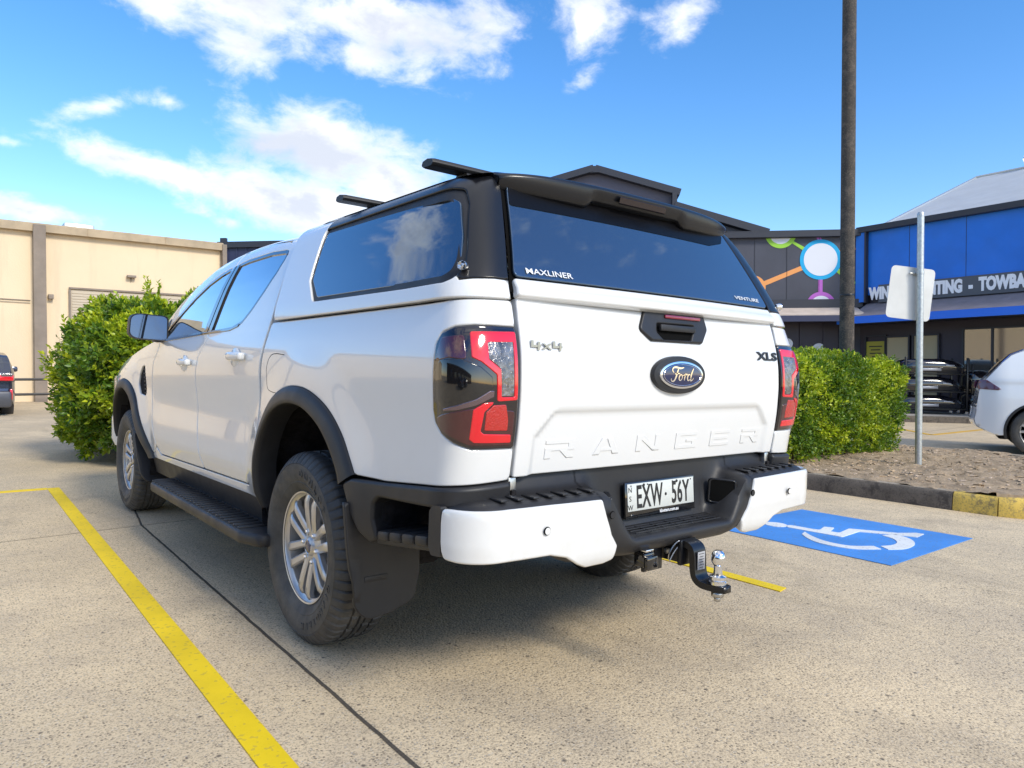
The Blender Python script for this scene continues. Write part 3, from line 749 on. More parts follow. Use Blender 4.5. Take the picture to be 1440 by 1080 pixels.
# pockets
def ramp_pt(x, z):
    """front surface of the ramp at x,z"""
    s = b_sec(x); zz = s[:, 1]; return float(np.interp(z, zz[6:], s[6:, 0])) if z > zz[6] else -1.17
for mi in (False, True):
    def POCK(u, v):
        u = np.asarray(u, float); v = np.asarray(v, float)
        y = np.interp(np.abs(u), [.262, .272, .285, .37, .382, .392], [-1.036, -1.040, -1.049, -1.155, -1.163, -1.166]) - .016 * smooth((.69 - v) / .09) * smooth((np.abs(u) - .28) / .05); return np.stack([-u, y + 0 * v, v], -1)
    fo = poly_round([(.284, .606), (.346, .596), (.356, .694), (.287, .702)], .014); fi = offs(fo, -.007)
    panel('pocket_frame', fo, POCK, M['satin_black'], bumper, holes=[fi], lift=.006, r=.004, th=.012, sp=.02, ed=.01, out=(0, -1, 0), mirror=mi)
    panel('pocket', fi, POCK, M['dark_gap'], bumper, lift=.0035, r=0, th=0, sp=.02, ed=.01, out=(0, -1, 0), mirror=mi)
# number plate
pl = MB(); pl.box((0, 0, 0), (.392, .012, .128), .005); T0 = T_((0, -1.052, .655), rx=-4)
plate = MB(); plate.box((0, 0, 0), (.392, .010, .128), .004, T=T0)
plate = plate.obj('number_plate', M['gloss_black'], truck)
b = MB(); b.box((0, -.0065, .010), (.372, .002, .096), .0008, T=T0); b.obj('plate_face', M['plate_white'], plate)
def put_text(name, body, size, T, mt, parent, **k):
    V, Fc = text_mesh(body, size, **k); b = MB(); b.add(V, Fc, T=T); return b.obj(name, mt, parent, smooth=False)
def text_on(name, body, size, S, u0, v0, mt, parent, off=.002, flipn=False, **k):
    """lettering wrapped on to a surface S(u, v), text x along u and text y along v"""
    ext = k.pop('ext', .0006); V, Fc = text_mesh(body, size, ext=ext, **k)
    u = u0 + V[:, 0]; v = v0 + V[:, 1]; P = S(u, v); _, _, N = frame(S, u, v)
    if (N @ np.array((0, -1.0, 0))).mean() < 0: N = -N
    W = P + N * (off + V[:, 2:3]); o = mk(name, W, Fc, mt, parent, False); flipup(o, (0, -1, 0)); return o
FACE = Matrix.Rotation(R_(90), 4, 'X')
def onface(x, y, z, rx=0): return Matrix.Translation((x, y, z)) @ Matrix.Rotation(R_(90 + rx), 4, 'X')
put_text('registration', 'EXW', .112, T0 @ onface(-.070, -.0080, .006), M['print_black'], plate, sx=.56, bold=.0022, ext=.0005, sc=1.06)
put_text('registration', '56Y', .112, T0 @ onface(.105, -.0080, .006), M['print_black'], plate, sx=.56, bold=.0022, ext=.0005, sc=1.06)
b = MB(); b.lathe([(.0055, -.001), (.0055, .001)], 12, 'y', (0.020, -.0080, .008), T=T0); b.obj('dot', M['print_black'], plate)
for i, ch in enumerate('NSW'): put_text('state_letter', ch, .026, T0 @ onface(-.173, -.0080, .036 - i * .031), M['print_black'], plate, ext=.0004)
put_text('dealer_text', 'klosters.com.au', .017, T0 @ onface(.04, -.0060, -.0515), M['print_white'], plate, ext=.0003, bold=.0004)
b = MB()
for x in (-.10, .085):
    b.lathe([(.003, -.001), (.0055, -.001), (.0055, .001)], 12, 'y', (x, -.0080, .050), T=T0)
for x in (-.168, -.08, .06, .168): b.lathe([(.0028, -.001), (.0028, .001)], 8, 'y', (x, -.0080, .051), T=T0)
b.obj('fixing', M['print_black'], plate)

# ---------------------------------------------------------------- tailgate
tg = poly_round([(-.708, .778), (.708, .778), (.710, .87), (.709, 1.05), (.706, 1.22), (.700, 1.330), (-.700, 1.330), (-.706, 1.22), (-.709, 1.05), (-.710, .87)], [.008, .008, 0, 0, 0, .012, .012, 0, 0, 0])
def tg_h(x, z):
    """pressed relief: upper face stands proud of a recessed lower band framed by slanted shoulders"""
    ax = np.abs(x)
    edge = .60 + (.985 - z) * .55                       # slanted side of the recess
    up = smooth((.992 - z) / .030)
    sd_ = smooth((np.minimum(edge, .64 + 0 * z) - ax) / .035)
    rec = up * smooth((np.where(z > .90, .60 + (.96 - z) * .9, .66) - ax) / .04)
    lo = smooth((z - .800) / .02)
    h_ = -.012 * rec
    h_ += .004 * smooth((z - 1.215) / .015) * 0
    h_ -= .006 * smooth((1.25 - z) / .05) * smooth((z - 1.19) / .05) * smooth((.66 - ax) / .05)
    return h_
tgo = panel('tailgate', tg, TAIL, WP, truck, sp=.012, ed=.012, r=.006, th=.03, out=(0, -1, 0), h=tg_h)
b = MB(); b.box((0, -1.015, 1.02), (1.44, .02, .56), .0); b.obj('inner_panel', M['dark_gap'], truck)
def tail_y(x, z): return float(TAIL(np.array([x]), np.array([z]))[0][1])
# embossed lettering
lw = MB()
E_ = lambda pts: pts
def letter_polys(ch):
    w, h, t = .125, .062, .014
    B = lambda x0, z0, x1, z1: [(x0, z0), (x1, z0), (x1, z1), (x0, z1)]
    if ch == 'R': return [B(0, h - t, w, h), B(0, h * .42, w, h * .42 + t * .8), B(w - .026, h * .42, w, h), B(0, 0, .026, h * .62), [(w - .062, h * .45), (w - .030, 0), (w, 0), (w - .030, h * .45)]]
    if ch == 'A': return [[(0, 0), (.030, 0), (w * .5 + .002, h), (w * .5 - .024, h)], [(w - .030, 0), (w, 0), (w * .5 + .024, h), (w * .5 - .002, h)], B(.034, h * .22, w - .034, h * .22 + t * .8)]
    if ch == 'N': return [B(0, 0, .026, h), B(w - .026, 0, w, h), [(0.0, h), (.034, h), (w, 0), (w - .034, 0)]]
    if ch == 'G': return [B(0, h - t, w, h), B(0, 0, w, t), B(0, 0, .026, h), B(w - .026, 0, w, h * .5), B(w * .5, h * .5 - t * .5, w, h * .5 + t * .3)]
    if ch == 'E': return [B(0, h - t, w, h), B(0, 0, w, t), B(0, h * .5 - t * .45, w * .92, h * .5 + t * .45), B(0, 0, .026, h)]
for ch, x0 in zip('RANGER', (-.585, -.372, -.160, .055, .268, .478)):
    lw = MB()
    for P in letter_polys(ch):
        n = len(P); cx = sum(p[0] for p in P) / n; cz = sum(p[1] for p in P) / n
        rows = []
        for sc_, dy in ((1.0, .003), (1.0, .0006), (.93, -.0024), (.86, -.0028)):
            row = []
            for (px, pz) in P:
                X = cx + (px - cx) * (1 - (1 - sc_) * .35); Z = cz + (pz - cz) * (1 - (1 - sc_) * 1.2)
                X += x0; Z += .826; row.append((X, tail_y(X, Z) + .0125 + dy, Z))
            rows.append(row)
        lw.grid(rows, closev=True); lw.add(rows[-1], [tuple(range(n))])
    lo_ = lw.obj('letter', WP, tgo, sharp=50)
    bm = bmesh.new(); bm.from_mesh(lo_.data); bmesh.ops.recalc_face_normals(bm, faces=bm.faces); bm.to_mesh(lo_.data); bm.free()
# handle surround with high red strip and grip
hp = poly_round([(-.125, 1.340), (.235, 1.340), (.222, 1.285), (.190, 1.222), (-.098, 1.222), (-.170, 1.262)], [.01, .01, .02, .015, .015, .02])
sh = lambda P, dx: [(a + dx, b) for a, b in P]
hp = poly_round([(-.148, 1.322), (.205, 1.322), (.200, 1.290), (.176, 1.222), (-.120, 1.222), (-.188, 1.262)], [.01, .01, .02, .015, .015, .02])
hp = poly_round([(-.130, 1.326), (.215, 1.328), (.222, 1.270), (.177, 1.217), (-.112, 1.217), (-.172, 1.255)], [.012, .012, .02, .015, .015, .02])
cut = poly_round([(-.072, 1.280), (.142, 1.282), (.108, 1.227), (-.050, 1.225), (-.080, 1.250)], [.006, .006, .01, .01, .01])
hd = panel('tailgate_handle', hp, TAIL, BP, tgo, holes=[cut], lift=.010, r=.008, th=.02, sp=.02, ed=.012, out=(0, -1, 0))
panel('handle_cup', cut, TAIL, M['dark_gap'], tgo, lift=.002, r=0, th=0, sp=.03, ed=.02, out=(0, -1, 0))
b = MB(); b.box((.033, tail_y(0, 1.266) - .013, 1.268), (.20, .016, .024), .005); b.obj('grip', BP, tgo)
b = MB(); b.box((.075, tail_y(0, 1.310) - .014, 1.310), (.205, .008, .013), .003); b.obj('marker_strip', mat('red_strip', (.22, .005, .03), .15, coat=1), tgo)
# oval badge
EMB, EMZ = .018, 1.100
def oval(rx, rz, y0, y1, mt_, nm, par, bev=.003, n=56):
    b = MB(); P = []
    for k, (s_, y) in enumerate(((1, y0), (1, y1 + bev), (1 - bev * .3 / rx, y1 + bev * .3), (1 - bev / rz, y1))):
        P.append([(EMB + rx * s_ * math.cos(a), y, EMZ + rz * s_ * math.sin(a)) for a in np.linspace(0, 2 * math.pi, n, endpoint=False)])
    b.grid(P, closev=True); b.add(P[-1], [tuple(range(n))]); o = b.obj(nm, mt_, par, sharp=50); 
    bm = bmesh.new(); bm.from_mesh(o.data); bmesh.ops.remove_doubles(bm, verts=bm.verts, dist=1e-6); bmesh.ops.recalc_face_normals(bm, faces=bm.faces); bm.to_mesh(o.data); bm.free()
    flipup(o, (0, -1, 0)); return o
ty = tail_y(0, 1.108) - .004
bo = oval(.148, .068, ty + .01, ty - .016, BP, 'emblem', tgo, .010)
oval(.122, .0495, ty - .012, ty - .022, M['chrome'], 'emblem_rim', tgo, .004)
oval(.112, .0425, ty - .018, ty - .0235, M['badge_blue'], 'emblem_field', tgo, .002)
# hairline ring and script
b = MB(); b.tube([(EMB + .1055 * math.cos(a), ty - .0236, EMZ + .0375 * math.sin(a)) for a in np.linspace(0, 2 * math.pi, 60)], .0010, 5)
b.obj('emblem_ring', M['chrome'], tgo)
def stroke(b, pts, w):
    P = catmull(pts, 7); n = len(P)
    ws = np.interp(np.linspace(0, 1, n), np.linspace(0, 1, len(w)), w)
    L = []; Rr = []
    for i, p in enumerate(P):
        a = np.array(P[max(0, i - 1)]); c = np.array(P[min(n - 1, i + 1)]); d = (c - a) / max(np.linalg.norm(c - a), 1e-9); nn = np.array([-d[1], d[0]]) * ws[i] / 2
        L.append(np.array(p) + nn); Rr.append(np.array(p) - nn)
    V = [(EMB + x, ty - .0246, EMZ + z) for x, z in L] + [(EMB + x, ty - .0246, EMZ + z) for x, z in Rr]
    b.add(V, [(i, i + 1, n + i + 1, n + i) for i in range(n - 1)])
b = MB()
stroke(b, [(-.052, .008), (-.060, .016), (-.056, .025), (-.040, .0275), (-.015, .024), (.004, .027)], [.002, .004, .005, .006, .006, .002])
stroke(b, [(-.026, .024), (-.034, .008), (-.042, -.010), (-.054, -.022), (-.066, -.021), (-.067, -.013)], [.004, .007, .007, .005, .003, .004])
stroke(b, [(-.046, .003), (-.034, .006), (-.018, .004)], [.002, .005, .002])
stroke(b, [(-.014, .002), (-.022, -.006), (-.022, -.016), (-.014, -.019), (-.006, -.012), (-.006, -.002), (-.014, .002)], [.003, .006, .006, .003, .003, .005, .003])
stroke(b, [(-.007, .0), (.004, -.001), (.013, .004), (.009, -.008), (.006, -.019)], [.002, .002, .004, .006, .004])
stroke(b, [(.011, -.004), (.018, .003), (.025, .001)], [.002, .005, .004])
stroke(b, [(.042, .0), (.032, .002), (.025, -.008), (.027, -.018), (.036, -.018), (.044, -.008)], [.002, .004, .006, .006, .003, .002])
stroke(b, [(.060, .024), (.051, .010), (.044, -.008), (.043, -.019), (.052, -.018), (.060, -.010)], [.003, .006, .006, .006, .003, .002])
so_ = b.obj('emblem_script', M['chrome'], tgo, smooth=False); flipup(so_, (0, -1, 0))
# 4x4 and trim badge
b = MB()
def plate2(b, P, y): 
    b.prism(P, y - .004, y, 'y')
for x0, kind in ((-.672, '4'), (-.628, 'x'), (-.584, '4')):
    y = tail_y(x0, 1.19) - .004; z0 = 1.167; b = MB()
    if kind == '4': plate2(b, [(x0, z0 + .030), (x0 + .009, z0 + .030), (x0 + .010, z0 + .016), (x0 + .040, z0 + .016), (x0 + .040, z0 + .009), (x0, z0 + .009)], y); plate2(b, [(x0 + .026, z0), (x0 + .034, z0), (x0 + .036, z0 + .026), (x0 + .027, z0 + .026)], y - .0006)
    else: plate2(b, [(x0, z0 + .003), (x0 + .009, z0 + .003), (x0 + .040, z0 + .022), (x0 + .030, z0 + .022)], y); plate2(b, [(x0, z0 + .022), (x0 + .009, z0 + .022), (x0 + .040, z0 + .003), (x0 + .030, z0 + .003)], y - .0006)
    b.obj('drive_badge', M['badge_chrome'], tgo, smooth=False)
text_on('trim_badge', 'XLS', .046, TAIL, .620, 1.182, M['print_black'], tgo, off=.003, sx=1.95, bold=.0012, ext=.002)
# tailgate lower hinge bracket at right, latch in gap
for sx in (-1, 1):
    b = MB(); b.box((sx * .70, -1.035, .748), (.03, .03, .06), .004); b.obj('hinge_bracket', M['steel'], truck)

# ---------------------------------------------------------------- taillights
mat('lamp_house', (.006, .002, .004), .05, coat=1.0, spec=.6)
def TLS(u, z):
    """lamp surface stands slightly proud, bulging"""
    P = TUB(u, z); _, _, N = frame(TUB, u, z); 
    du = np.clip((u - ue) / .26, 0, 1); dz = np.clip((z - .86) / .36, 0, 1)
    bul = .010 * np.sin(np.pi * np.clip(dz, 0, 1)) ** .5 * np.sin(np.pi * np.clip(.12 + du * .8, 0, 1)) ** .6
    return P + N * (np.where(N[:, :1] < 0, 1, 1) * -np.sign((N * [-1, -1, 0]).sum(1)[:, None] * -1)) * bul[:, None]
U0 = ENDG
def q(a, b): return (U0 + a * .26, .866 + b * .356)      # a: 0 inner edge .. 1 outer; b: 0 bottom .. 1 top
for mi in (False, True):
    tl = panel('taillight', TLO, TLS, M['lamp_house'], truck, r=.008, th=.03, sp=.018, ed=.012, out=(-1, -.6, 0), mirror=mi)
    def sub(nm, P, mt_, lift, rad=.006, holes=(), r=.003):
        return panel(nm, poly_round(P, rad), TLS, mt_, tl, lift=lift, r=r, th=.004, sp=.014, ed=.008, out=(-1, -.6, 0), mirror=mi, holes=[poly_round(h_, rad * .6) for h_ in holes])
    sub('outer_lens', [(-.975, 1.196), (-1.060, 1.203), (-1.069, 1.130), (-1.02, 1.136), (-.955, 1.125)], M['deep_red_lens'], .0015, .012)
    sub('reflector', [(-.985, 1.131), (-1.055, 1.134), (-1.102, 1.112), (-1.131, 1.083), (-1.133, 1.043), (-1.09, 1.011), (-1.046, .997), (-1.0, .993), (-.957, 1.02), (-.952, 1.09)], M['gloss_black'], .0022, .012)
    sub('chrome_bar', [(-1.000, .990), (-1.046, 1.003), (-1.09, 1.021), (-1.123, 1.045), (-1.136, 1.045), (-1.135, 1.027), (-1.09, 1.001), (-1.046, .987), (-1.000, .983)], mat('lamp_bar' + str(mi), (.20, .14, .16), .15, metal=.8, coat=1), .0034, .004)
    sub('lower_lens', [(-1.207, .985), (-1.09, .995), (-1.0, .975), (-.955, .96), (-.99, .925), (-1.08, .884), (-1.207, .880)], M['deep_red_lens'], .0012, .014)
    sub('light_ring', [(-1.074, 1.213), (-1.214, 1.219), (-1.214, 1.016), (-1.144, 1.013), (-1.142, 1.090), (-1.102, 1.126), (-1.079, 1.138)], M['red_lens'], .0030, .008, holes=[[(-1.120, 1.182), (-1.201, 1.186), (-1.201, 1.026), (-1.157, 1.026), (-1.155, 1.106), (-1.122, 1.134)]])
    rl_ = sub('reverse_lens', [(-1.115, 1.186), (-1.201, 1.190), (-1.201, 1.028), (-1.155, 1.028), (-1.153, 1.108), (-1.117, 1.138)], M['clear_lens'], .0020, .005)
    sub('stop_lens', [(-1.084, .990), (-1.110, 1.009), (-1.141, 1.014), (-1.112, .983), (-1.105, .928), (-1.113, .920), (-1.198, .915), (-1.202, .889), (-1.089, .893), (-1.077, .904)], M['red_lens'], .0030, .006)
    sub('fog_lens', [(-1.116, .983), (-1.135, 1.003), (-1.173, 1.004), (-1.184, .956), (-1.184, .926), (-1.113, .929)], mat('amber_red' + str(mi), (.46, .012, .008), .25, coat=1, bump=(160, .003)), .0024, .006)

# ---------------------------------------------------------------- canopy
can = empty('canopy', (0, 0, 0)); can.parent = truck
def CANF(u, z):
    """the glass itself: almost flat, only drawn in a touch at the rear"""
    u = np.asarray(u, float); W = sitp(z, CW_TAB, .015) - .030 * np.clip((-.50 - u) / .46, 0, 1.2) ** 1.8
    return np.stack([-W, u, z + 0 * u], -1)
CE = [(float(can_end(z)) + .004, z) for z in np.linspace(1.314, 1.755, 16)]
def cue_seg(z0, z1): return [(float(can_end(z)) + .004, float(z)) for z in np.linspace(z0, z1, max(2, int(abs(z1 - z0) / .03)))]
WIN = poly_round([(.120, 1.673), (-.318, 1.670), (-.800, 1.662), (-.853, 1.640), (-.924, 1.519), (-.950, 1.444), (-.950, 1.403), (-.915, 1.383), (-.700, 1.380), (-.02, 1.383), (.085, 1.463)], [.018, .2, .06, .05, .1, .06, .04, .06, .1, .05, .03])
WO = offs(WIN, .018)
WT = poly_round([(.145, 1.692), (-.289, 1.695), (-.78, 1.697), (-.838, 1.688), (-.885, 1.632), (-.962, 1.481), (-.985, 1.420), (-.975, 1.378), (-.935, 1.364), (-.710, 1.361), (-.00, 1.366), (.105, 1.462)], [.02, .2, .06, .05, .05, .1, .05, .05, .06, .1, .05, .03])
WTr = resample(WT, .02)
# split the shell at the colour break: white lower band and front cap, black rail and rear pillar
def split_ring(P, a, b):
    """points of loop P from nearest a to nearest b (in loop order)"""
    i = int(np.argmin(np.hypot(*(P - a).T))); j = int(np.argmin(np.hypot(*(P - b).T)))
    return np.concatenate([P[i:], P[:j + 1]]) if j < i else P[i:j + 1]
ccw = area2(WTr) > 0
Pw = WTr if ccw else WTr[::-1]
ptA = np.array((.145, 1.694)); ptB = np.array((-.975, 1.383))
segs = [split_ring(Pw, ptA, ptB), split_ring(Pw, ptB, ptA)]
# lower/front half contains (.186,1.475)
low = [s_ for s_ in segs if np.min(np.hypot(*(s_ - np.array((.105, 1.462))).T)) < .03][0]
upp = [s_ for s_ in segs if s_ is not low][0]
if np.hypot(*(low[0] - ptA)) > np.hypot(*(low[-1] - ptA)): low = low[::-1]
if np.hypot(*(upp[0] - ptA)) > np.hypot(*(upp[-1] - ptA)): upp = upp[::-1]
white = [(.160, 1.755), (.47, 1.755), (.44, 1.60), (.40, 1.40), (.385, 1.307), (-.3, 1.3095), (-.8, 1.3125)] + cue_seg(1.320, 1.378) + [(-1.10, 1.379), (-1.03, 1.375), (-.99, 1.370)] + [tuple(p) for p in low[::-1]]
black = [(.158, 1.755)] + [tuple(p) for p in upp] + [(-.99, 1.3715), (-1.03, 1.3765), (-1.10, 1.3805)] + cue_seg(1.3795, 1.755)
for mi in (False, True):
    panel('canopy_shell', white, CAN, WP, can, sp=.03, r=.005, th=.02, out=(-1, 0, 0), mirror=mi)
    panel('canopy_frame', black, CAN, M['satin_black'], can, sp=.024, r=.004, th=.035, out=(-1, 0, 0), mirror=mi, lift=.0005)
    # deep reveal, seal and glass
    panel('window_seal', offs(WT, .004), CAN, M['dark_gap'], can, sp=.05, lift=-.050, r=0, th=0, out=(-1, 0, 0), mirror=mi)
    panel('window_border', [tuple(p) for p in offs(WT, -.0005)], CAN, M['black_plastic'], can, holes=[offs(WIN, -.006)], sp=.05, lift=-.009, r=.0, th=.004, out=(-1, 0, 0), mirror=mi)
    sw = panel('side_window', WIN, CANF, M['tint_glass'], can, sp=.04, lift=-.006, r=.003, th=.005, out=(-1, 0, 0), mirror=mi)
    p = CAN(np.array([-1.0]), np.array([1.412]))[0]
    b = MB(); b.lathe([(0, -.004), (.010, -.004), (.0135, .003), (.0145, .011), (.016, .014), (.016, .020)][::1], 24, 'x', (0, 0, 0), T=T_((p[0] - .012, p[1], p[2]), rz=18, s=(-1, 1, 1)), cap=False); b.obj('lock', M['chrome'], can, mirror=mi, sharp=40)
# roof skin
def roof_z(x, y):
    return 1.786 - .012 * np.abs(x / .70) ** 2.0 - .018 * np.clip((np.abs(x) - .55) / .15, 0, 1) ** 2 - .02 * np.clip((y - .25) / .22, 0, 1) ** 2 - .012 * np.clip((-.6 - y) / .25, 0, 1) ** 2
b = MB(); P = []
for y in list(np.linspace(.158, -.83, 18)):
    P.append([(x, y, float(roof_z(np.array(x), np.array(y)))) for x in np.linspace(-.70, .70, 31)])
b.grid(P); flipup(b.obj('canopy_roof', M['satin_black'], can, sharp=60))
b = MB(); P = []
for y in list(np.linspace(.47, .160, 8)):
    P.append([(x, y, float(roof_z(np.array(x), np.array(y)))) for x in np.linspace(-.70, .70, 31)])
b.grid(P); flipup(b.obj('canopy_roof', WP, can, sharp=60))
b = MB(); b.add([(-.88, .43, 1.32), (-.70, .47, 1.74), (.70, .47, 1.74), (.88, .43, 1.32)], [(0, 1, 2, 3)]); b.obj('canopy_front', WP, can, smooth=False)
# roof edge filler between shell top (x=.70) and skin
# lift door: white lower band + glass
gy = lambda x, z: CREAR(x, z)
band = poly_round([(-.708, 1.325), (.708, 1.325), (.700, 1.387), (-.700, 1.387)], .012)
ld = panel('lift_door', band, CREAR, WP, can, sp=.02, r=.010, th=.02, out=(0, -1, 0), lift=.004, h=lambda x, z: .012 * smooth((1.375 - z) / .03))
glass = poly_round([(-.700, 1.392), (.700, 1.392), (.606, 1.70), (.58, 1.755), (-.58, 1.755), (-.606, 1.70)], [.02, .02, .1, 0, 0, .1])
rg = panel('rear_window', glass, CREAR, M['tint_glass'], can, sp=.03, r=.003, th=.006, out=(0, -1, 0), lift=.002)
panel('reflection_band', poly_round([(-.622, 1.640), (.440, 1.640), (.55, 1.665), (.585, 1.70), (.578, 1.753), (-.578, 1.753), (-.600, 1.70)], .01), CREAR, M['spoiler_reflection'], can, sp=.05, lift=.0035, r=.0, th=0, out=(0, -1, 0))  # dark reflection of the spoiler underside, painted on the glass as a black sheet
panel('window_seal', poly_round([(-.722, 1.345), (.722, 1.345), (.60, 1.77), (-.60, 1.77)], .01), CREAR, M['dark_gap'], can, sp=.05, lift=-.012, r=0, th=0, out=(0, -1, 0))
text_on('window_script', 'MAXLINER', .026, CREAR, -.555, 1.411, M['print_white'], can, off=.005, sx=1.55, bold=.0001)
text_on('window_script', 'VENTURE', .020, CREAR, .545, 1.417, M['print_white'], can, off=.005, sx=2.15, bold=.0)
# spoiler: visor whose lip bows rearwards, with a scooped underside
def sp_sec(x):
    q_ = 1 - abs(x / .630) ** 3.0; e = max(0.0, q_)
    lip = -.866 - .070 * e ** .7; zt_ = 1.750 + .020 * e ** .6; zb_ = 1.698 - .010 * e
    dip = .026 * float(smooth(np.array([(.275 - abs(x)) / .035]))[0])
    zb2 = zb_ + dip
    rz = float(roof_z(np.array(min(abs(x), .69)), np.array(-.78)))
    return [(-.74, rz - .004), (-.79, rz + .001), (-.83, min(rz, zt_ + .012)), (lip + .03, zt_ + .004), (lip + .010, zt_ - .000), (lip + .001, zt_ - .008), (lip, zt_ - .016), (lip + .012, zb2 + .02), (lip + .020, zb2 + .006), (lip + .028, zb2), (lip + .05, zb2 - .002), (-.86, zb_ + .01), (-.82, zb_ + .015)]
b = MB(); xs = np.concatenate([[-.630, -.629, -.625, -.615], np.linspace(-.60, .60, 65), [.615, .625, .629, .630]])
Ps = [[(x, y, z) for y, z in sp_sec(x)] for x in xs]
b.grid(Ps); b.add(Ps[0], [tuple(range(13))]); b.add(Ps[-1], [tuple(range(13))[::-1]])
sp_o = b.obj('roof_spoiler', M['satin_black'], can, sharp=45)
bm = bmesh.new(); bm.from_mesh(sp_o.data); bmesh.ops.recalc_face_normals(bm, faces=bm.faces); bm.to_mesh(sp_o.data); bm.free(); flipup(sp_o, (0, -1, 1))
b = MB(); P = []
for x in np.linspace(-.13, .13, 14):
    s_ = sp_sec(x); y0, z0 = s_[6]; P.append([(x, y0 - .002, z0 - .006), (x, y0 - .007, z0 - .010), (x, y0 - .002, z0 - .030), (x, y0 + .006, z0 - .032)])
b.grid(P); bl = b.obj('brake_light', M['brake_light'], can, sharp=40); flipup(bl, (0, -1, 0))
# roof bars
def roof_bar(y, z, half):
    rb = empty('roof_bar', (0, y, z)); rb.parent = truck
    b = MB(); sec = poly_round([(-.042, -.002), (-.034, .013), (.0, .019), (.034, .013), (.042, -.002), (.03, -.012), (-.03, -.012)], .006, 4)
    rows = []
    for x in (-half, -half + .012, half - .012, half):
        k = 1.0 if abs(x) < half - .001 else .90
        rows.append([(x, a * k, c * k) for a, c in sec])
    b.grid(rows, closev=True); n = len(sec); b.add(rows[0], [tuple(range(n))]); b.add(rows[-1], [tuple(range(n))[::-1]])
    o = b.obj('bar', BP, rb, sharp=40); bm = bmesh.new(); bm.from_mesh(o.data); bmesh.ops.recalc_face_normals(bm, faces=bm.faces); bm.to_mesh(o.data); bm.free()
    for sx in (-1, 1):
        b = MB(); b.prism(poly_round([(-.035, -.012), (.035, -.012), (.05, -.06), (-.05, -.06)], .006), sx * .52 - .03, sx * .52 + .03, 'x'); b.obj('mount', BP, rb)
    put_text('bar_text', 'ROLA', .016, Matrix.Translation((-half + .16, 0, .0192)), M['print_white'], rb, ext=.0002) if False else None
roof_bar(-.53, 1.842, .70); roof_bar(.18, 1.840, .70)

# ---------------------------------------------------------------- mirrors
for mi in (False, True):
    mr = empty('door_mirror', (0, 0, 0)); mr.parent = truck
    def msec(k, r, y): return [(-(.995) + .118 * r * a, y, 1.345 + .082 * r * c) for a, c in k]
    key = poly_round([(-1.02, -.95), (.98, -1.12), (1.0, .90), (-.92, 1.04)], [.62, .30, .34, .62], 10)
    b = MB(); rows = [msec(key, s_, y) for s_, y in ((.93, 2.305), (.985, 2.302), (1.0, 2.310), (1.0, 2.34), (.94, 2.39), (.80, 2.43), (.5, 2.455), (.1, 2.46))]
    b.grid(rows, closev=True); b.add(rows[-1], [tuple(range(len(key)))]); o = b.obj('mirror_shell', M['black_plastic'], mr, mirror=mi, sharp=60)
    bm = bmesh.new(); bm.from_mesh(o.data); bmesh.ops.recalc_face_normals(bm, faces=bm.faces); bm.to_mesh(o.data); bm.free(); flipup(o, (0, 1, 0))
    b = MB(); g_ = msec(key, .925, 2.312); g_ = [(x, 2.312 - (.012 * (x + .995)), z) for x, _, z in g_]; b.add(g_, [tuple(range(len(key)))]); o = b.obj('mirror_glass', M['mirror_glass'], mr, mirror=mi, smooth=False); flipup(o, (0, -1, 0))
    b = MB(); rows = [msec(key, s_, y) for s_, y in ((1.004, 2.335), (1.006, 2.36), (.946, 2.395), (.806, 2.436), (.505, 2.462), (.1, 2.466))]; b.grid(rows, closev=True)
    o = b.obj('mirror_cap', M['white_paint'] if False else BP, mr, mirror=mi, sharp=60); bm = bmesh.new(); bm.from_mesh(o.data); bmesh.ops.recalc_face_normals(bm, faces=bm.faces); bm.to_mesh(o.data); bm.free(); flipup(o, (0, 1, 0))
    b = MB(); b.prism(poly_round([(2.33, 1.25), (2.44, 1.25), (2.43, 1.33), (2.35, 1.33)], .015), -.95, -.85, 'x'); b.obj('mirror_arm', BP, mr, mirror=mi)

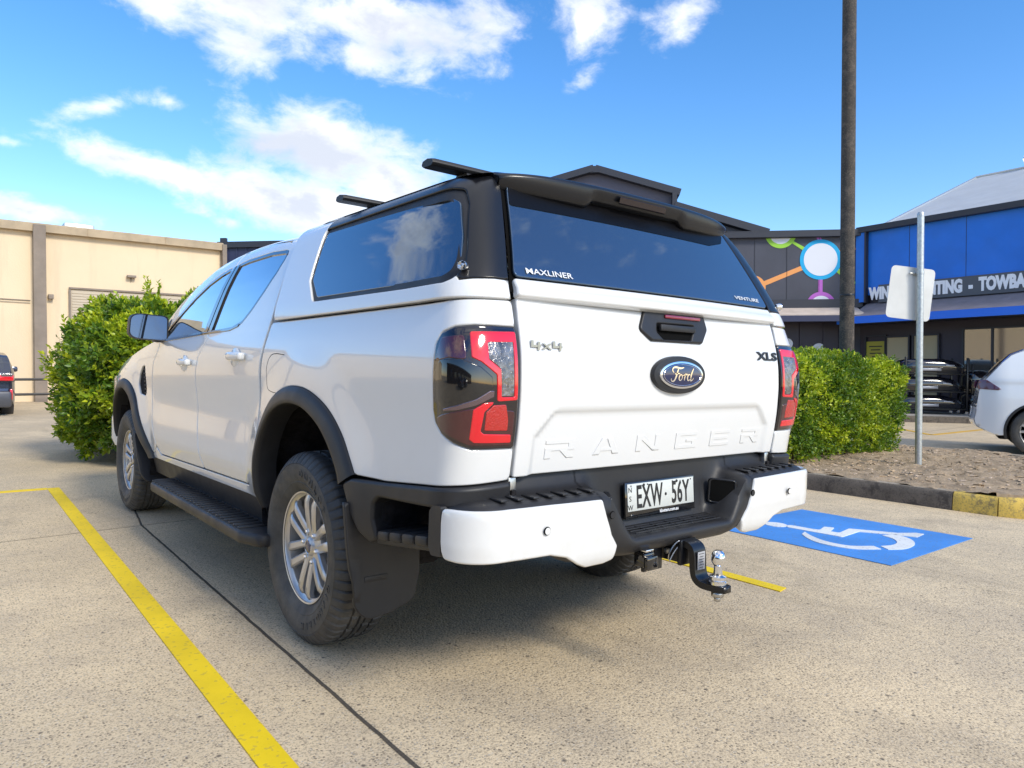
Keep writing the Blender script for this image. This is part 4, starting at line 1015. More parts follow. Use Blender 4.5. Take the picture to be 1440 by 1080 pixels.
# ---------------------------------------------------------------- running boards, mud flaps
for mi in (False, True):
    sb = empty('running_board', (0, 0, 0)); sb.parent = truck
    pl_ = poly_round([(-.86, .30), (-.985, .30), (-1.03, .44), (-1.03, 2.06), (-.985, 2.20), (-.86, 2.20)], [0, .05, .10, .08, .04, 0], 8)
    b = MB(); n = len(pl_)
    rows = []
    for ins, z in ((.006, .325), (.0, .335), (0, .368), (.004, .375), (.010, .378)):
        rows.append([(x + (ins if x < -.9 else 0), y + (ins if y < 1 else -ins), z) for x, y in pl_])
    b.grid(rows, closev=True); b.add(rows[-1], [tuple(range(n))]); b.add(rows[0], [tuple(range(n))[::-1]])
    o = b.obj('board', BP, sb, mirror=mi, sharp=40); bm = bmesh.new(); bm.from_mesh(o.data); bmesh.ops.recalc_face_normals(bm, faces=bm.faces); bm.to_mesh(o.data); bm.free()
    b = MB()
    for k in range(26):
        y = .50 + k * .064; b.box((-.945, y, .379), (.130, .030, .011), .004, T=Matrix.Translation((-.945, y, 0)) @ Matrix.Rotation(R_(-8), 4, 'Z') @ Matrix.Translation((.945, -y, 0)))
    b.obj('tread', BP, sb, mirror=mi)
    b = MB(); b.prism([(-.86, .360), (-.84, .360), (-.855, .50), (-.893, .498)], .50, 2.66, 'y'); b.obj('sill_cover', BP, sb, mirror=mi)
    # flaps: curved sheets
    def flap(P, yt, yb, nm='mud_flap'):
        def S(x, z):
            t = (z - .2) / .45; return np.stack([x, yb + (yt - yb) * t + .01 * (1 - t), z], -1)
        return panel(nm, P, S, BP, truck, r=.006, th=.010, sp=.04, ed=.02, out=(0, -1, 0), mirror=mi, h=lambda x, z: .006 * smooth((z - .295) / .012) * smooth((x + .955) / .015) * smooth((-.695 - x) / .015))
    f = flap(poly_round([(-.975, .64), (-.965, .48), (-.940, .27), (-.895, .222), (-.80, .228), (-.70, .262), (-.675, .36), (-.672, .60)], [0, .1, .08, .05, .1, .05, .05, 0]), -.475, -.51)
    b = MB(); b.box((-.86, -.4975, .365), (.09, .003, .020), .001, T=None); b.obj('flap_emblem', BP, f, mirror=mi)
    def S2(x, z): return np.stack([x, 2.72 + .12 * (z - .3) / .3, z], -1)
    panel('mud_flap', poly_round([(-.965, .62), (-.96, .47), (-.945, .34), (-.91, .285), (-.80, .29), (-.74, .36), (-.74, .6)], [0, .1, .06, .04, .03, .03, 0]), S2, BP, truck, r=.005, th=.01, sp=.04, out=(0, -1, 0), mirror=mi)
    # infill between flare foot and flap (front)
    b = MB(); b.prism([(2.50, .47), (2.66, .47), (2.76, .60), (2.72, .30), (2.66, .30)], -.93, -.86, 'x'); 

# ---------------------------------------------------------------- wheels
def tyre_mesh(n=360):
    R0 = .382
    prof = [(.222, -.093), (.236, -.104), (.252, -.112), (.262, -.1175), (.264, -.1165), (.285, -.125), (.315, -.128), (.334, -.1255), (.336, -.1235), (.338, -.125), (.356, -.115), (.368, -.105), (.3755, -.097), (.379, -.090)]
    tr = []
    for x0 in (-.082, -.052, -.048, -.020, -.016, .016, .020, .048, .052, .082): tr.append(x0)
    T = [(.381, -.082), (.3815, -.054), (.373, -.052), (.373, -.045), (.382, -.043), (.3825, -.018), (.374, -.016), (.374, -.009), (.3825, -.007), (.3825, .007), (.374, .009), (.374, .016), (.3825, .018), (.382, .043), (.373, .045), (.373, .052), (.3815, .054), (.381, .082)]
    prof = prof + T + [(r, -x) for r, x in prof[::-1]]
    a = np.linspace(0, 2 * np.pi, n, endpoint=False); P = []
    for (r, x) in prof:
        rr = np.full(n, r); ax = abs(x)
        if ax > .053 and r > .354: rr = np.where(np.arange(n) % 6 == 0, r - .008 * (1 if ax < .12 else .45), rr)
        elif r > .380 and ax <= .053: rr = np.where((np.arange(n) + (3 if x > 0 else 0)) % 12 < 2, r - .006, rr)
        if ax > .053: rr = np.where(True, rr, rr)
        xx = np.full(n, x)
        P.append(np.stack([xx, rr * np.cos(a), rr * np.sin(a)], 1))
    return P
def make_wheel():
    """local: axis = x, outer face towards -x"""
    w = empty('wheel')
    b = MB(); b.grid(tyre_mesh(), closev=True)
    ty_ = b.obj('tyre', M['tyre'], w, sharp=28); flipup_r(ty_)
    # sidewall lettering, raised
    lb = MB()
    def arc_text(s_, r, a0, size, step):
        for i, ch in enumerate(s_):
            V, Fc = text_mesh(ch, size, ext=.0022, bold=.0010, sx=1.15)
            ang = a0 + i * step
            # text plane x->tangent(clockwise seen from outside), y->radial
            rad = Vector((0, math.cos(ang), math.sin(ang))); 
            tan = Vector((0, -math.sin(ang), math.cos(ang))); tdir = tan * TSGN
            mm = Matrix.Identity(4)
            for k in range(3): mm[k][0] = tdir[k]; mm[k][1] = rad[k]; mm[k][2] = (-1, 0, 0)[k]
            mm.translation = rad * r + Vector((-.1272, 0, 0)); lb.add(V, Fc, T=mm)
    TSGN = 1
    # seen from -x with +y to the left: clockwise on screen = from up towards -y ... angle decreasing
    TSGN = 1
    arc_text('DUNLOP', .300, R_(86), .040, R_(9.4)); arc_text('GRANDTREK', .300, R_(190), .034, R_(7.6))
    lb.obj('sidewall_text', M['tyre'], w, smooth=False)
    # rim
    b = MB(); b.lathe([(.217, -.098), (.223, -.100), (.2245, -.094), (.220, -.086), (.205, -.078), (.200, -.03), (.196, .04), (.205, .09)], 72, 'x', cap=False)
    b.lathe([(.0, .0), (.10, .0), (.13, .01)], 30, 'x', (.0, 0, 0), cap=False)
    rim = b.obj('rim', M['alloy'], w, sharp=50); flipboth(rim)
    sp_ = MB()
    for k in range(6):
        for sgn_ in (-1, 1):
            base = R_(60 * k + 30) 
            # each twin spoke: from hub to rim, the two legs nearly parallel
            rows = []
            for t in np.linspace(0, 1, 7):
                r = .045 + .162 * t
                off = sgn_ * (.0240 + .013 * t)
                wd = .0155 + .0035 * t
                dep = -.066 - .020 * math.sin(t * math.pi * .5) + (.0 if t > 0 else 0)
                if t > .9: dep += .010 * (t - .9) / .1
                dirr = np.array([math.cos(base), math.sin(base)]); tn_ = np.array([-dirr[1], dirr[0]])
                c_ = dirr * r + tn_ * off
                row = []
                for (a_, x_) in ((-1, .018), (-1, -.001), (-.62, -.007), (.62, -.007), (1, -.001), (1, .018)):
                    p = c_ + tn_ * wd * a_; row.append((dep + x_, p[0], p[1]))
                rows.append(row)
            sp_.grid(rows)
    so2 = sp_.obj('spokes', M['alloy'], w, sharp=40); flipup(so2, (-1, 0, 0))
    hb = MB(); hb.lathe([(.0, -.082), (.030, -.082), (.034, -.079), (.040, -.072), (.062, -.069), (.082, -.064), (.086, -.05), (.086, -.01)], 40, 'x', cap=False); o = hb.obj('hub', M['alloy'], w, sharp=40); flipup(o, (-1, 0, 0))
    for k in range(6):
        nt = MB(); a = R_(60 * k); nt.lathe([(0, -.086), (.007, -.084), (.0095, -.079), (.010, -.06)], 6, 'x', (0, .0615 * math.cos(a), .0615 * math.sin(a)), cap=False)
        o = nt.obj('wheel_nut', M['chrome'], w, sharp=30); flipup(o, (-1, 0, 0))
    cp = MB(); cp.lathe([(0, -.0865), (.020, -.0865), (.025, -.0845), (.027, -.080)], 30, 'x', cap=False); o = cp.obj('hub_cap', M['badge_blue'], w, sharp=40); flipup(o, (-1, 0, 0))
    cr = MB(); cr.lathe([(.026, -.0835), (.0275, -.0845), (.029, -.0835), (.0295, -.078)], 30, 'x', cap=False); o = cr.obj('cap_ring', M['chrome'], w); flipup(o, (-1, 0, 0))
    dr = MB(); dr.lathe([(.03, -.035), (.150, -.035), (.155, -.03), (.155, .0)], 40, 'x', cap=False); o = dr.obj('brake_disc', M['steel'], w, sharp=40); flipup(o, (-1, 0, 0))
    bk_ = MB(); bk_.lathe([(.0, .03), (.20, .03)], 40, 'x', cap=False); o = bk_.obj('backing', M['dark_gap'], w); flipup(o, (-1, 0, 0))
    return w
def recalc(o):
    bm = bmesh.new(); bm.from_mesh(o.data); bmesh.ops.remove_doubles(bm, verts=bm.verts, dist=1e-6); bmesh.ops.recalc_face_normals(bm, faces=bm.faces); bm.to_mesh(o.data); bm.free()
def flipup_r(o):
    me = o.data
    s_ = sum((p.normal.y * p.center.y + p.normal.z * p.center.z) * p.area for p in me.polygons if math.hypot(p.center.y, p.center.z) > .37)
    if s_ < 0: me.flip_normals()
def flipboth(o): return o
def copy_tree(o, parent=None):
    c = o.copy(); COL.objects.link(c); c.parent = parent
    for ch in list(o.children): copy_tree(ch, c)
    return c
w0 = make_wheel()
for i, (x, y, rot) in enumerate(((-.815, 0, 0), (-.815, 3.27, 0), (.815, 0, 180), (.815, 3.27, 180))):
    w = w0 if i == 0 else copy_tree(w0)
    w.parent = truck; w.location = (x, y, .381); w.rotation_euler = (R_((8, 47, 20, 70)[i]), 0, R_(rot))

# ---------------------------------------------------------------- tow bar
tb = empty('tow_bar', (0, 0, 0)); tb.parent = truck
b = MB(); b.box((0, -.98, .52), (.9, .07, .06), .008); b.box((0, -1.07, .478), (.075, .22, .075), .006); b.box((0, -1.175, .478), (.090, .018, .090), .006)
b.box((-.10, -1.10, .45), (.10, .015, .08), .004); b.box((.10, -1.08, .46), (.08, .012, .06), .004); b.box((-.30, -1.03, .50), (.03, .05, .06), .006)
b.obj('receiver', M['satin_black'], tb)
b = MB(); path = catmull([(-1.16, .508), (-1.185, .510), (-1.205, .505), (-1.218, .49), (-1.222, .45), (-1.224, .425), (-1.232, .40), (-1.255, .385), (-1.29, .382), (-1.345, .382)], 5)
rows = []
for i, p in enumerate(path):
    a = np.array(path[max(0, i - 1)]); c = np.array(path[min(len(path) - 1, i + 1)]); d = (c - a) / np.linalg.norm(c - a); nn = np.array([-d[1], d[0]])
    L = np.array(p) + nn * .011; Q = np.array(p) - nn * .011; hw = .033
    if i > len(path) - 10: hw = .033 * math.sqrt(max(.12, 1 - ((i - len(path) + 10) / 10.5) ** 2.5)) 
    rows.append([(-hw, L[0], L[1]), (hw, L[0], L[1]), (hw, Q[0], Q[1]), (-hw, Q[0], Q[1])])
b.grid(rows, closev=True); b.add(rows[0], [(0, 1, 2, 3)]); b.add(rows[-1], [(3, 2, 1, 0)]); tg_o = b.obj('tongue', M['satin_black'], tb, sharp=30); recalc(tg_o)
b = MB(); b.box((0, -1.2365, .458), (.040, .0015, .062), .0005); lab = b.obj('rating_label', mat('label_grey', (.42, .42, .43), .5), tb)
b = MB()
for k in range(6): b.box((0, -1.2378, .482 - k * .0095), (.030 - (k % 2) * .008, .0006, .0018), 0)
b.obj('label_text', M['print_black'], tb)
b = MB(); b.lathe([(.0, .508), (.012, .507), (.020, .500), (.0250, .485), (.0245, .474), (.020, .463), (.014, .456), (.0145, .435), (.016, .425), (.028, .420), (.0285, .410), (.024, .406), (.030, .403), (.030, .394)], 32, 'z', (0, -1.305, 0), cap=False); o = b.obj('tow_ball', M['chrome'], tb, sharp=40); recalc(o); flipup(o)
b = MB(); b.lathe([(.021, .370), (.021, .350)], 6, 'z', (0, -1.305, 0)); b.lathe([(.011, .352), (.011, .335)], 16, 'z', (0, -1.305, 0)); o = b.obj('nut', M['steel'], tb, sharp=30); recalc(o)
b = MB(); b.tube(catmull([(-.07, -1.15, .455), (-.073, -1.155, .475), (-.060, -1.165, .505), (-.045, -1.175, .520), (-.035, -1.17, .505), (-.050, -1.16, .48), (-.070, -1.155, .45)], 6), .0022, 6); b.lathe([(0, -.012), (.010, -.010), (.010, 0)], 14, 'x', (-.048, -1.13, .478)); b.obj('hitch_pin', M['steel'], tb)
b = MB(); b.box((-.205, -1.155, .478), (.055, .05, .050), .008); b.box((-.205, -1.185, .470), (.060, .020, .048), .009); b.box((-.205, -1.165, .509), (.040, .03, .008), .002, mi=1); b.obj('trailer_socket', [M['gloss_black'], M['chrome']], tb)
# ================================================================== GROUND
UPV = Vector((-.0159, .0113, .9998))          # true plumb here: the car park falls about one degree
LEAN = Vector((0, 0, 1)).rotation_difference(UPV).to_matrix().to_4x4()
def plumb(name, loc, heading=0.0):
    """an Empty whose z axis is plumb; heading = local x axis direction (deg from +X)"""
    o = empty(name); o.matrix_world = Matrix.Translation(loc) @ LEAN @ Matrix.Rotation(R_(heading), 4, 'Z'); return o
def concrete(name, base=(.72, .572, .37), joints=True, speck=1.0):
    m = bpy.data.materials.new(name); m.use_nodes = True; t = NT(m.node_tree); p = m.node_tree.nodes['Principled BSDF']
    P = t.pos(); xyz = t.sep(P)
    big = t.noise(P, .35, 6, .6); mid = t.noise(P, 2.2, 7, .65, .5); fine = t.noise(P, 55, 4, .7)
    c = t.mix(t.ramp(big, .35, .65), tuple(x * .86 for x in base), tuple(x * 1.08 for x in base))
    c = t.mix(t.ramp(mid, .35, .75), c, tuple(x * y for x, y in zip(base, (.78, .79, .84))))
    st = t.noise(t.vmath('MULTIPLY', P, (1, .25, 1)), 1.1, 6, .7, .8)
    c = t.mix(t.ramp(st, .55, .72, 0, .45), c, tuple(x * .55 for x in base))
    oil = t.math('MULTIPLY', t.ramp(t.noise(P, .8, 3, .5), .60, .70), t.ramp(t.noise(P, 6, 6, .7), .35, .65))
    c = t.mix(t.math('MULTIPLY', oil, .38), c, tuple(x * .42 for x in base))
    # exposed aggregate: dark and pale grains of several sizes
    v1 = t.vor(P, 95, out='Color'); d1 = t.vor(P, 95)
    r1 = t.sep(v1)
    dark = t.math('MULTIPLY', t.math('GREATER_THAN', r1[0], .66), t.ramp(d1, .25, .45, 1, 0))
    c = t.mix(t.math('MULTIPLY', dark, .78 * speck), c, (.085, .07, .06))
    pale = t.math('MULTIPLY', t.math('GREATER_THAN', r1[1], .72), t.ramp(d1, .2, .42, 1, 0))
    c = t.mix(t.math('MULTIPLY', pale, .55 * speck), c, (.66, .60, .50))
    v2 = t.vor(P, 210, out='Color'); r2 = t.sep(v2)
    c = t.mix(t.math('MULTIPLY', t.math('GREATER_THAN', r2[0], .70), .42 * speck), c, (.13, .105, .085))
    c = t.mix(t.ramp(fine, .35, .7, 0, .22), c, tuple(x * .62 for x in base))
    v3 = t.vor(P, 30, out='Color'); d3 = t.vor(P, 30)
    c = t.mix(t.math('MULTIPLY', t.math('MULTIPLY', t.math('GREATER_THAN', t.sep(v3)[2], .985), t.ramp(d3, .1, .3, 1, 0)), .75), c, (.07, .06, .055))
    # old spots: gum, drips
    v4 = t.vor(P, 1.7, out='Color'); d4 = t.vor(t.vmath('ADD', P, t.vmath('MULTIPLY', t.noise(P, 14, 3, col=True), (.05, .05, 0))), 1.7)
    c = t.mix(t.math('MULTIPLY', t.math('MULTIPLY', t.math('GREATER_THAN', t.sep(v4)[0], .94), t.ramp(d4, .015, .05, 1, 0)), .7), c, (.06, .055, .055))
    scf = t.noise(t.vmath('MULTIPLY', P, (9, .5, 1)), 1.0, 5, .6)
    c = t.mix(t.math('MULTIPLY', t.ramp(scf, .60, .74), t.ramp(t.noise(P, .6, 3), .45, .6, 0, .22)), c, tuple(x * .4 for x in base))
    hgt = t.math('ADD', t.math('MULTIPLY', fine, .4), t.math('MULTIPLY', d1, .8))
    if joints:
        wob = t.math('MULTIPLY', t.math('SUBTRACT', t.noise(P, 5, 3), .5), .012)
        jx = t.math('ABSOLUTE', t.math('ADD', t.math('SUBTRACT', t.math('SUBTRACT', xyz[0], t.math('ADD', t.math('MULTIPLY', xyz[1], .0205), t.math('MULTIPLY', t.math('MAXIMUM', t.math('SUBTRACT', xyz[1], 2.65), 0.0), .11))), -1.008), wob))
        jx = t.math('ADD', jx, t.math('GREATER_THAN', xyz[1], 3.5))
        jy = t.math('ABSOLUTE', t.math('ADD', t.math('SUBTRACT', t.math('SUBTRACT', xyz[1], t.math('MULTIPLY', xyz[0], .06)), 2.70), wob))
        jy2 = t.math('ABSOLUTE', t.math('ADD', t.math('SUBTRACT', xyz[1], 9.6), wob)); jx2 = t.math('ABSOLUTE', t.math('ADD', t.math('SUBTRACT', xyz[0], -5.1), wob))
        wx = .0075; j = None
        for a_, w_ in ((jx, .0065), (jy, .0045), (jy2, .010), (jx2, .008)):
            f = t.ramp(a_, w_ * .75, w_ * 1.3, 1, 0); j = f if j is None else t.math('MAXIMUM', j, f)
        halo = t.math('MULTIPLY', t.ramp(t.math('MINIMUM', jx, jy), .01, .06, .25, 0), t.math('LESS_THAN', xyz[1], 5.0))
        c = t.mix(t.math('MULTIPLY', halo, t.ramp(mid, .3, .7)), c, tuple(x * .5 for x in base))
        j = t.math('MULTIPLY', j, t.math('LESS_THAN', xyz[1], 5.0))
        c = t.mix(t.math('MULTIPLY', j, .92), c, (.045, .04, .035))
        hgt = t.math('SUBTRACT', hgt, t.math('MULTIPLY', j, 4.0))
    t.put(p.inputs['Base Color'], c); p.inputs['Roughness'].default_value = .88; p.inputs['Specular IOR Level'].default_value = .3
    t.put(p.inputs['Normal'], t.bump(hgt, .0022, .8))
    return m
m_conc = concrete('concrete')
ground = empty('ground')
b = MB(); b.add([(-300, -300, 0), (400, -300, 0), (400, 400, 0), (-300, 400, 0)], [(0, 1, 2, 3)])
bpy.data.objects.remove(ground); ground = b.obj('ground', m_conc, None, smooth=False); tag(ground, 'speckled beige concrete paving of the car park', 'ground', kind='structure')
def paint(name, base, wear=.5, speck=.6):
    m = bpy.data.materials.new(name); m.use_nodes = True; t = NT(m.node_tree); p = m.node_tree.nodes['Principled BSDF']; P = t.pos()
    n = t.noise(P, 26, 8, .75); n2 = t.noise(P, 1.6, 5, .6)
    c = t.mix(t.ramp(n2, .35, .7), base, tuple(x * .80 for x in base))
    c = t.mix(t.ramp(t.noise(P, 150, 3, .7), .55, .75, 0, .25), c, tuple(x * .55 for x in base))
    c = t.mix(t.ramp(t.math('ADD', n, t.math('MULTIPLY', n2, .25)), .78, .84, 0, wear), c, (.33, .29, .22))
    v = t.vor(P, 95, out='Color'); c = t.mix(t.math('MULTIPLY', t.math('GREATER_THAN', t.sep(v)[0], .93), speck * .5), c, (.2, .17, .1))
    t.put(p.inputs['Base Color'], c); p.inputs['Roughness'].default_value = .6
    t.put(p.inputs['Normal'], t.bump(t.noise(P, 60, 4), .001, .5)); MATS[name] = m
    return m
paint('yellow_paint', (.90, .64, .004), .75, .6); paint('blue_paint', (.075, .29, .74), .4); paint('white_marking', (.80, .81, .80), .35); paint('old_yellow', (.72, .42, .04), .7)
def slab(name, P, z, mt_, label=None, parent=ground):
    b = MB(); b.prism(P, z - .003, z + .001, 'z'); o = b.obj(name, mt_, parent, smooth=False)
    if label: o['label'] = label
    return o
slab('parking_line', [(-1.388, -1.4), (-1.300, -1.4), (-1.198, 4.66), (-1.288, 4.66)], .004, M['yellow_paint'], 'bright yellow bay line along the left side of the truck')
slab('parking_line', [(-4.6, 4.62), (-1.2885, 4.60), (-1.2885, 4.69), (-4.6, 4.71)], .004, M['yellow_paint'], 'yellow line closing the head of the left bay')
slab('parking_line', [(1.30, -.78), (1.385, -.765), (1.43, 4.6), (1.345, 4.6)], .004, M['yellow_paint'], 'yellow bay line ending beyond the tow ball')
slab('accessible_bay_panel', [(2.318, -.89), (3.562, -.905), (3.55, .35), (2.325, .36)], .004, M['blue_paint'], 'blue painted square on the concrete')
sy = []
hd_ = [(2.79 + .075 * math.cos(a) + 0 * a, .135 + .082 * math.sin(a)) for a in np.linspace(0, 2 * math.pi, 24, endpoint=False)]
body_ = poly_round([(2.835, .07), (2.865, .05), (2.872, -.10), (2.885, -.155), (3.02, -.118), (3.052, -.178), (2.905, -.222), (2.912, -.285), (3.115, -.255), (3.27, -.53), (3.385, -.605), (3.395, -.655), (3.245, -.668), (3.215, -.60), (3.075, -.345), (2.80, -.36), (2.775, .03)], [.02, .01, .02, .02, .01, .01, .02, .02, .02, .02, 0, 0, .01, .02, .02, .02, .02])
arcL = catmull([(2.735, -.125), (2.66, -.21), (2.59, -.33), (2.572, -.44), (2.60, -.53), (2.715, -.610)], 5) + catmull([(2.672, -.678), (2.54, -.585), (2.49, -.47), (2.50, -.34), (2.565, -.235), (2.65, -.15)], 5)
arcR = catmull([(3.205, -.545), (3.15, -.655), (3.05, -.73), (2.93, -.765), (2.80, -.763), (2.70, -.71)], 5) + catmull([(2.75, -.640), (2.85, -.672), (2.96, -.655), (3.05, -.59), (3.092, -.50)], 5)
b = MB()
for P in (hd_, body_, arcL, arcR): b.prism(P, .005, .009, 'z')
o = b.obj('wheelchair_symbol', M['white_marking'], ground, smooth=False); o['label'] = 'white wheelchair symbol on the blue square'
for P in ([(13.45, 3.17), (13.55, 3.05), (17.6, 3.10), (17.6, 3.22)], [(13.45, 3.17), (13.57, 3.10), (16.2, 5.5), (16.1, 5.58)]): slab('parking_line', P, .004, M['old_yellow'], 'worn yellow bay line beyond the garden bed')

# ------------------------------------------------------------------ garden bed: kerbs + soil
def rough(name, base, sc=3, spots=(.08, .07, .06), amt=.6, bump=.004, vert=False):
    m = bpy.data.materials.new(name); m.use_nodes = True; t = NT(m.node_tree); p = m.node_tree.nodes['Principled BSDF']; P = t.pos()
    c = t.mix(t.ramp(t.noise(P, sc, 7, .7, .6), .35, .68), tuple(x * 1.12 for x in base), tuple(x * .72 for x in base))
    c = t.mix(t.ramp(t.noise(P, sc * 2.7, 8, .75), .5, .62, 0, amt), c, spots)
    c = t.mix(t.math('MULTIPLY', t.math('GREATER_THAN', t.sep(t.vor(P, 110, out='Color'))[0], .75), .35), c, spots)
    t.put(p.inputs['Base Color'], c); p.inputs['Roughness'].default_value = .9
    t.put(p.inputs['Normal'], t.bump(t.noise(P, sc * 18, 6, .7), bump, .8)); MATS[name] = m; return m
rough('kerb_concrete', (.15, .125, .10), 2.5, (.05, .042, .036), .8)
rough('kerb_top', (.36, .30, .22), 3, (.12, .10, .08), .5)
rough('kerb_yellow', (.66, .46, .10), 4, (.16, .13, .09), .75)
rough('soil', (.46, .34, .215), 5, (.27, .19, .12), .6, .02)
rough('footpath', (.36, .33, .29), 1.2, (.22, .20, .18), .5)
def kerb_run(name, path, w, h, mats, label=None):
    """kerb extruded along a plan path (outer line), width w to the left, mats=(side, top)"""
    b = MB(); path = [np.array(p, float) for p in path]; rows = []
    for i, p in enumerate(path):
        d = path[min(i + 1, len(path) - 1)] - path[max(i - 1, 0)]; d /= np.linalg.norm(d); n_ = np.array([-d[1], d[0]])
        rows.append([tuple(p + n_ * a) + (z,) for a, z in ((0, -.02), (.006, h * .6), (.016, h - .02), (.035, h), (w - .01, h), (w, h - .01), (w, -.02))])
    b.grid(rows); k = len(rows[0]) - 1
    b.add(rows[0], [tuple(range(7))]); b.add(rows[-1], [tuple(range(7))[::-1]])
    fm = []
    for i in range(len(rows) - 1): fm += [0, 0, 0, 1, 1, 0]
    b.M = fm + [0, 0]
    o = b.obj(name, mats, None, sharp=50); bm = bmesh.new(); bm.from_mesh(o.data); bmesh.ops.recalc_face_normals(bm, faces=bm.faces); bm.to_mesh(o.data); bm.free()
    if label: tag(o, label, 'kerb')
    return o
KX0, KX1 = 4.62, 8.80
k1 = kerb_run('kerb', [(KX0, 9.0), (KX0, 6.), (KX0 - .0, 3.0), (KX0, 1.0), (KX0 + .03, -.385)], .15, .155, [M['kerb_concrete'], M['kerb_top']], 'dark stained concrete kerb edging the garden bed behind the blue square'); 
k2 = kerb_run('painted_kerb', [(KX0 + .031, -.392), (KX0 + .045, -.715)], .15, .157, [M['kerb_yellow'], M['kerb_yellow']], 'faded yellow kerb block joining the dark kerb')
k3 = kerb_run('painted_kerb', [(KX0 + .047, -.725), (KX0 + .09, -.86), (KX0 + .22, -1.02), (KX0 + .42, -1.12), (KX0 + .75, -1.18)], .15, .157, [M['kerb_yellow'], M['kerb_yellow']], 'faded yellow kerb block curving round the corner of the garden bed')
k4 = kerb_run('kerb', [(KX0 + .76, -1.18), (6.6, -1.20), (8.2, -1.20), (8.75, -1.0), (8.95, -.5), (8.95, 2.0), (8.95, 9.0)], .15, .155, [M['kerb_concrete'], M['kerb_top']], 'pale topped kerb on the far side of the garden bed')
rng = np.random.default_rng(5)
def vnoise(X, Y, s, seed=0):
    r = np.random.default_rng(seed); T = r.random((64, 64)); x = X * s; y = Y * s; xi = np.floor(x).astype(int); yi = np.floor(y).astype(int); fx = x - xi; fy = y - yi; fx = fx * fx * (3 - 2 * fx); fy = fy * fy * (3 - 2 * fy)
    g = lambda a, c: T[a % 64, c % 64]
    return (g(xi, yi) * (1 - fx) + g(xi + 1, yi) * fx) * (1 - fy) + (g(xi, yi + 1) * (1 - fx) + g(xi + 1, yi + 1) * fx) * fy
xs_ = np.linspace(KX0 + .08, 8.87, 120); ys_ = np.concatenate([np.linspace(-1.1, 3.2, 150), np.linspace(3.3, 9, 12)])
XX, YY = np.meshgrid(xs_, ys_, indexing='ij'); ZZ = .118 + .04 * vnoise(XX, YY, 1.3, 1) + .03 * vnoise(XX, YY, 6, 2) + .022 * vnoise(XX, YY, 19, 3)
cut_ = (np.hypot(np.maximum(0, (KX0 + .62) - XX), np.maximum(0, -.42 - YY)) > .62)
b = MB(); b.grid(np.stack([XX, YY, np.where(cut_, -.05, ZZ)], -1)); o = b.obj('soil', M['soil'], None, sharp=80); flipup(o); tag(o, kind='structure')
# wood chips, clods and pebbles scattered over the bed
b = MB(); 
for i in range(2600):
    x = KX0 + .22 + rng.random() * 4.0; y = -.85 + rng.random() * 3.4
    if x < KX0 + .5 and y < -.5: continue
    s_ = .005 + .013 * rng.random() ** 3; k = 5; z = .125 + .05 + .02 * rng.random()
    z = .118 + .04 * float(vnoise(np.array(x), np.array(y), 1.3, 1)) + .03 * float(vnoise(np.array(x), np.array(y), 6, 2)) + .022 * float(vnoise(np.array(x), np.array(y), 19, 3)) + s_ * .2
    T = Matrix.Translation((x, y, z)) @ Matrix.Rotation(rng.random() * 6.3, 4, 'Z') @ Matrix.Rotation(rng.normal() * .5, 4, 'X') @ Matrix.Diagonal((s_ * (1 + 2 * rng.random()), s_, s_ * .6, 1))
    V = [(-1, -.6, -.3), (.9, -.8, -.3), (1, .7, -.3), (-.8, .8, -.3), (-.5, -.3, .8), (.6, -.4, .9), (.4, .5, .7), (-.4, .4, 1)]
    b.add(V, [(0, 1, 5, 4), (1, 2, 6, 5), (2, 3, 7, 6), (3, 0, 4, 7), (4, 5, 6, 7)], mi=int(rng.random() < .35) + int(rng.random() < .06) * 1 if False else int(rng.integers(0, 10) > 6), T=T)
mat('clod', (.42, .305, .19), .95, var=(20, .4)); mat('pebble', (.48, .37, .27), .8)
o = b.obj('wood_chips', [M['clod'], M['pebble']], None, smooth=False); tag(o, 'scattered clods and pale chips on the bare soil', 'debris', kind='stuff')

# ------------------------------------------------------------------ foliage
def leaf_mat():
    m = bpy.data.materials.new('leaf'); m.use_nodes = True; t = NT(m.node_tree); p = m.node_tree.nodes['Principled BSDF']
    a = t.node('ShaderNodeAttribute', attribute_name='tone'); f = t.sep(a.outputs['Color'])
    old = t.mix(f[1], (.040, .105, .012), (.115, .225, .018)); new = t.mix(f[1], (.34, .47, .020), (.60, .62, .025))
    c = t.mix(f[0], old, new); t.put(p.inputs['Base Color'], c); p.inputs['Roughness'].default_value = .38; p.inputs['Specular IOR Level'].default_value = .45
    tr = t.node('ShaderNodeBsdfTranslucent'); t.put(tr.inputs[0], t.mix(.5, c, (.25, .45, .02)))
    mx = t.node('ShaderNodeMixShader'); mx.inputs[0].default_value = .28; o_ = m.node_tree.nodes['Material Output']
    t.l.new(p.outputs[0], mx.inputs[1]); t.l.new(tr.outputs[0], mx.inputs[2]); t.l.new(mx.outputs[0], o_.inputs[0])
    MATS['leaf'] = m
leaf_mat(); mat('bark', (.12, .085, .055), .9, var=(20, .4))
